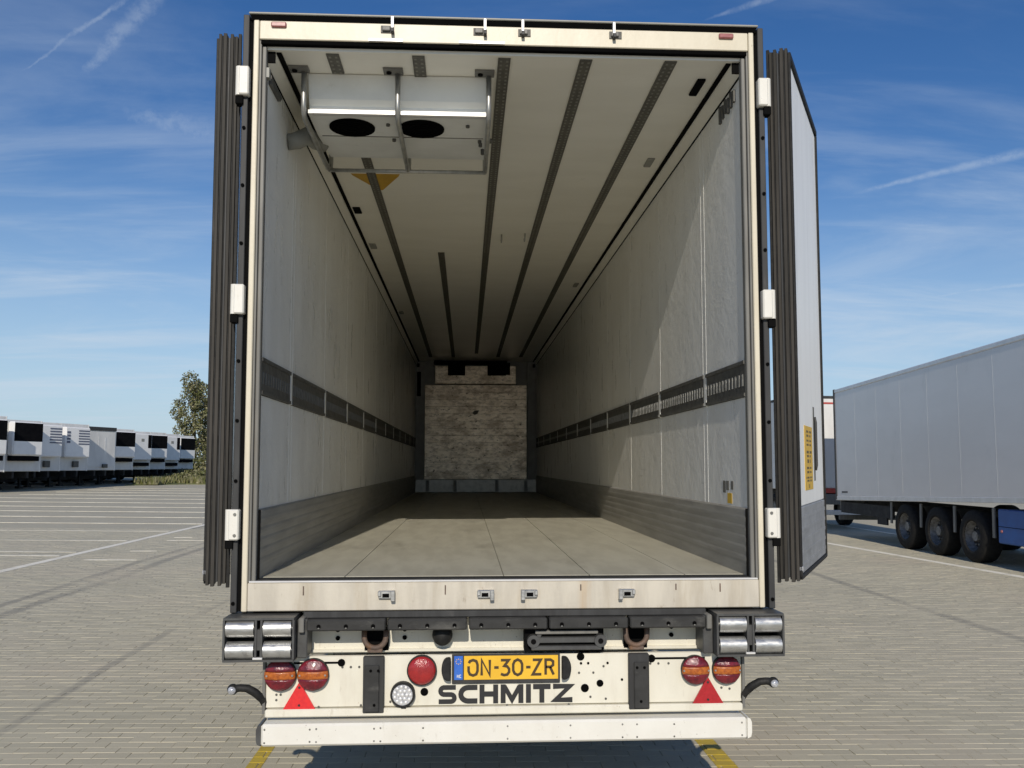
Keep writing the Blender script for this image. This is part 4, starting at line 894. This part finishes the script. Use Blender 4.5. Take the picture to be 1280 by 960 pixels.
# ================================================================== ROW OF PARKED REEFERS ON THE LEFT
def build_row():
    L = 13.4; Wd = 2.52; XF = -25.4; rr = random.Random(12)
    def base(name, label, y_right, ang=R(-23)):
        # local frame: front face in the plane x = 0, facing +x; near side at y = 0, far side at y = Wd
        return thing(name, label, 'trailer', (XF + rr.uniform(-.2, .2), y_right - Wd * math.cos(ang), 0), (0, 0, ang), 'refrigerated trailers parked in a row on the left')
    def body(T, zt=3.95):
        bm = BM(); box(bm, -L, 0, 0, Wd, 1.08, zt, .03); b = obj('body', bm, M['bodywhite'], T)
        bm = BM(); box(bm, -.05, .012, .0, .06, 1.06, zt + .01, .01); box(bm, -.05, .012, Wd - .06, Wd, 1.06, zt + .01, .01); obj('corner_profile', bm, M['bodyrail'], b)
        bm = BM(); box(bm, -L, -.02, .72, .86, .70, 1.08); box(bm, -L, -.02, Wd - .86, Wd - .72, .70, 1.08); box(bm, -11, -6.8, .05, Wd - .05, .45, 1.05); obj('chassis_frame', bm, M['chassis'], T)
        bm = BM(); box(bm, -6.6, -3.1, .08, Wd - .08, .38, 1.06, .02); obj('underfloor_box', bm, M['chassis'], T)  # added black box, fills the open underside to read as deep shade
        for y in (.45, Wd - .45):
            bm = BM(); box(bm, -2.75, -2.6, y - .06, y + .06, .12, 1.05); box(bm, -2.85, -2.5, y - .15, y + .15, 0, .12); obj('landing_leg', bm, M['chassis'], T)
        bm0 = BM(); lathe(bm0, [(.2, -.18), (.45, -.18), (.5, -.13), (.5, .13), (.45, .18), (.2, .18)], 20); bmesh.ops.rotate(bm0, cent=(0, 0, 0), matrix=Matrix.Rotation(math.pi / 2, 3, 'Z'), verts=bm0.verts[:])
        w = obj('wheel', bm0, M['tyre'], T, (-8, .2, .5))
        for x in (-9.3, -10.6): copy_part(w, T, (x, .2, .5))
        for x in (-8, -9.3, -10.6): copy_part(w, T, (x, Wd - .2, .5))
        return b
    def unit_black(T, low=True):
        bm = BM(); box(bm, .01, .46, .30, Wd - .28, 1.95, 3.82, .08); u = obj('cooling_unit', bm, M['panelwhite'], T)
        bm = BM(); box(bm, .44, .475, .36, Wd - .34, 2.74, 3.76, .02); obj('grille', bm, M['grille'], u)
        bm = BM(); box(bm, .02, .30, .35, Wd - .35, 1.66, 1.93, .02); obj('lower_fitting', bm, M['grille'], T)
        return u
    def unit_louver(T):
        bm = BM(); box(bm, .01, .45, .30, Wd - .28, 1.90, 3.80, .07); u = obj('cooling_unit', bm, M['panelwhite'], T)
        bm = BM()
        for k in range(6): box(bm, .43, .47, 1.30, Wd - .36, 2.72 + k * .165, 2.80 + k * .165, .005)
        obj('louvre', bm, M['louver'], u)
        bm = BM()
        for k in range(4): box(bm, .43, .47, .40, .66, 2.80 + k * .2, 2.93 + k * .2, .005)
        obj('vent', bm, M['louver'], u)
        bm = BM(); box(bm, .02, .20, 1.25, 1.65, 1.30, 1.68, .02); obj('lower_fitting', bm, M['rail'], T)
        return u
    def unit_white(T, side=.8):
        bm = BM(); box(bm, .01, .42, .30, Wd - .28, 1.80, 3.80, .06); u = obj('cooling_unit', bm, M['panelwhite'], T)
        bm = BM(); box(bm, .40, .435, Wd - .72, Wd - .36, 2.72, 3.72, .01); obj('grille', bm, M['grille'], u)
        bm = BM(); box(bm, .41, .43, 1.1, 1.4, 3.2, 3.42, .005); obj('badge_plate', bm, M['lens_grey'], u)
        bm = BM(); box(bm, .02, .30, .4, Wd - .4, 1.35, 1.62, .02); obj('lower_fitting', bm, M['grille'], T)
        return u
    def front_plain(T):
        bm = BM(); box(bm, .005, .05, .1, Wd - .1, 1.3, 3.70, .01); f = obj('front_panel', bm, M['bodywhite'], T)
        bm = BM(); box(bm, .045, .06, .95, 1.0, 2.5, 3.4); box(bm, .045, .06, 1.5, 1.62, 2.1, 3.3); obj('trim_strip', bm, M['bodyrail'], f)
        bm = BM(); box(bm, -.4, .10, .05, Wd - .05, 3.75, 3.99, .02); obj('roof_visor', bm, M['strip'], f)
        bm = BM(); box(bm, .05, .2, 1.3, 1.7, 1.25, 1.5, .02); obj('lower_fitting', bm, M['rail'], f)
    rows = [(43.2, 'nearest parked reefer with a black cooling unit, at the left edge of the photo', unit_black), (46.9, 'white parked reefer with a black grille and rounded white casing, second in the row', unit_black),
            (49.9, 'white reefer with blue-grey louvres, next to the black-grilled unit', unit_louver), (53.5, 'white reefer with blue-grey louvres, beside the trailer without a cooling unit', unit_louver),
            (57.5, 'white trailer with a plain front wall and dark roof visor, no cooling unit', front_plain), (60.9, 'white reefer with square black grille, just right of the plain-fronted trailer', unit_black),
            (64.8, 'white reefer with a narrow dark slot between the two square black grilles', unit_white), (68.2, 'white reefer with square black grille, between two narrow-slotted units', unit_black),
            (71.6, 'white reefer with a narrow dark slot, second last of the row near the tree', unit_white), (75.6, 'farthest white reefer of the row, its casing lit, beside the tree', unit_black)]
    for y, lab, fn in rows:
        T = base('reefer_trailer', lab, y); body(T, 3.95 + rr.uniform(-.05, .10)); fn(T)
build_row()

# ================================================================== TREES AND SHRUBS
def crown_mesh(name, centres, n, leaf, mats, parent, seed):
    rnd = np.random.RandomState(seed); V, F = [], []
    cs = np.array([c[:3] for c in centres]); rs = np.array([c[3:] for c in centres]); wts = (rs.prod(axis=1)) ** .8; wts /= wts.sum()
    idx = rnd.choice(len(centres), n, p=wts)
    d = rnd.normal(size=(n, 3)); d /= np.linalg.norm(d, axis=1)[:, None]
    rad = rnd.uniform(.35, 1.0, n) ** .55 * rnd.uniform(.85, 1.12, n)
    P = cs[idx] + d * rs[idx] * rad[:, None]
    u = rnd.normal(size=(n, 3)); u /= np.linalg.norm(u, axis=1)[:, None]
    w = np.cross(u, d + rnd.normal(size=(n, 3)) * .5); w /= np.linalg.norm(w, axis=1)[:, None]
    s = leaf * rnd.uniform(.6, 1.4, n)[:, None]
    verts = np.stack([P - u * s, P + w * s * .6, P + u * s, P - w * s * .6], 1).reshape(-1, 3)
    faces = np.arange(4 * n).reshape(-1, 4)
    me = bpy.data.meshes.new(name); me.from_pydata(verts.tolist(), [], faces.tolist())
    for m in mats: me.materials.append(m)
    mi = rnd.choice(len(mats), n, p=None)
    me.polygons.foreach_set('material_index', mi.astype(np.int32))
    o = bpy.data.objects.new(name, me); COL.objects.link(o); o.parent = parent
    return o
def tree(name, label, loc, h, w, seed, mats, leaf=.16, n=9000, slim=1.0):
    rnd = random.Random(seed); T = thing(name, label, 'tree', loc)
    bm = BM(); tube(bm, [(0, 0, -.1), (.08, .02, h * .3), (-.05, .05, h * .6), (.05, 0, h * .9)], [w * .055 + .06, w * .045 + .05, w * .03 + .03, .02], 9)
    cen = []
    for k in range(16):
        z = h * (.26 + .66 * k / 15); a = k * 2.4 + rnd.uniform(-.5, .5); prof = math.sin(math.pi * min(1, max(0.08, (z / h - .12) / .98))) ** .6
        r = w * .5 * prof * rnd.uniform(.35, .85); c = (r * math.cos(a), r * math.sin(a), z)
        tube(bm, [(0, 0, z * .72), (c[0] * .5, c[1] * .5, z * .9), c], [.07, .05, .02], 6)
        q = w * rnd.uniform(.16, .27); cen.append((*c, q, q, q * rnd.uniform(.9, 1.5)))
    for k in range(5): cen.append((rnd.uniform(-.15, .15) * w, rnd.uniform(-.15, .15) * w, h * (.35 + .12 * k), w * .22, w * .22, h * .09))
    obj('trunk', bm, M['bark'], T)
    crown_mesh('crown', cen, n, leaf, mats, T, seed)
    return T
tree('birch_tree', 'tall slender green tree beside the last parked reefer', (-28.9, 89.7, 0), 10.9, 3.7, 11, [M['leaf'], M['leaf2']], .12, 7000)
tree('pale_tree', 'lower pale leafed tree right of the tall slender tree', (-27.4, 92.0, 0), 8.3, 4.0, 23, [M['leaf2'], M['leaf2'], M['leaf']], .13, 8000)
tree('dark_tree', 'dark green tree half hidden behind the open left door', (-25.6, 97.0, 0), 9.4, 4.4, 31, [M['leaf3'], M['leaf']], .14, 11000)
def shrub(label, loc, w, h, seed, mats, grp='shrubs on the verge below the trees'):
    rnd = random.Random(seed); T = thing('shrub', label, 'shrub', loc, (0, 0, 0), grp)
    cen = [(rnd.uniform(-w, w) * .4, rnd.uniform(-w, w) * .4, h * rnd.uniform(.3, .7), w * .35, w * .35, h * .35) for k in range(7)]
    bm = BM()
    for c in cen[:5]: tube(bm, [(c[0] * .2, c[1] * .2, 0), (c[0] * .6, c[1] * .6, h * .3), (c[0], c[1], c[2])], [.04, .03, .012], 5)
    obj('stem', bm, M['bark'], T); crown_mesh('foliage', cen, 1100, .12, mats, T, seed)
shrub('low dark shrub under the tall slender tree', (-27.6, 84.5, 0), 2.8, 2.4, 51, [M['leaf'], M['leaf3']])
shrub('bushy shrub below the pale tree', (-24.8, 84.0, 0), 2.8, 2.8, 52, [M['leaf'], M['leaf2']])
shrub('mixed green shrub in front of the farthest reefer', (-23.4, 72.5, 0), 2.0, 1.1, 53, [M['leaf'], M['leaf2']])
shrub('low brownish shrub before the second last reefer', (-23.6, 68.2, 0), 2.0, .9, 54, [M['leaf2'], M['leaf']])
shrub('dark shrub close to the open left door', (-22.6, 86.0, 0), 2.6, 2.6, 55, [M['leaf3'], M['leaf']])

bpy.context.view_layer.update()
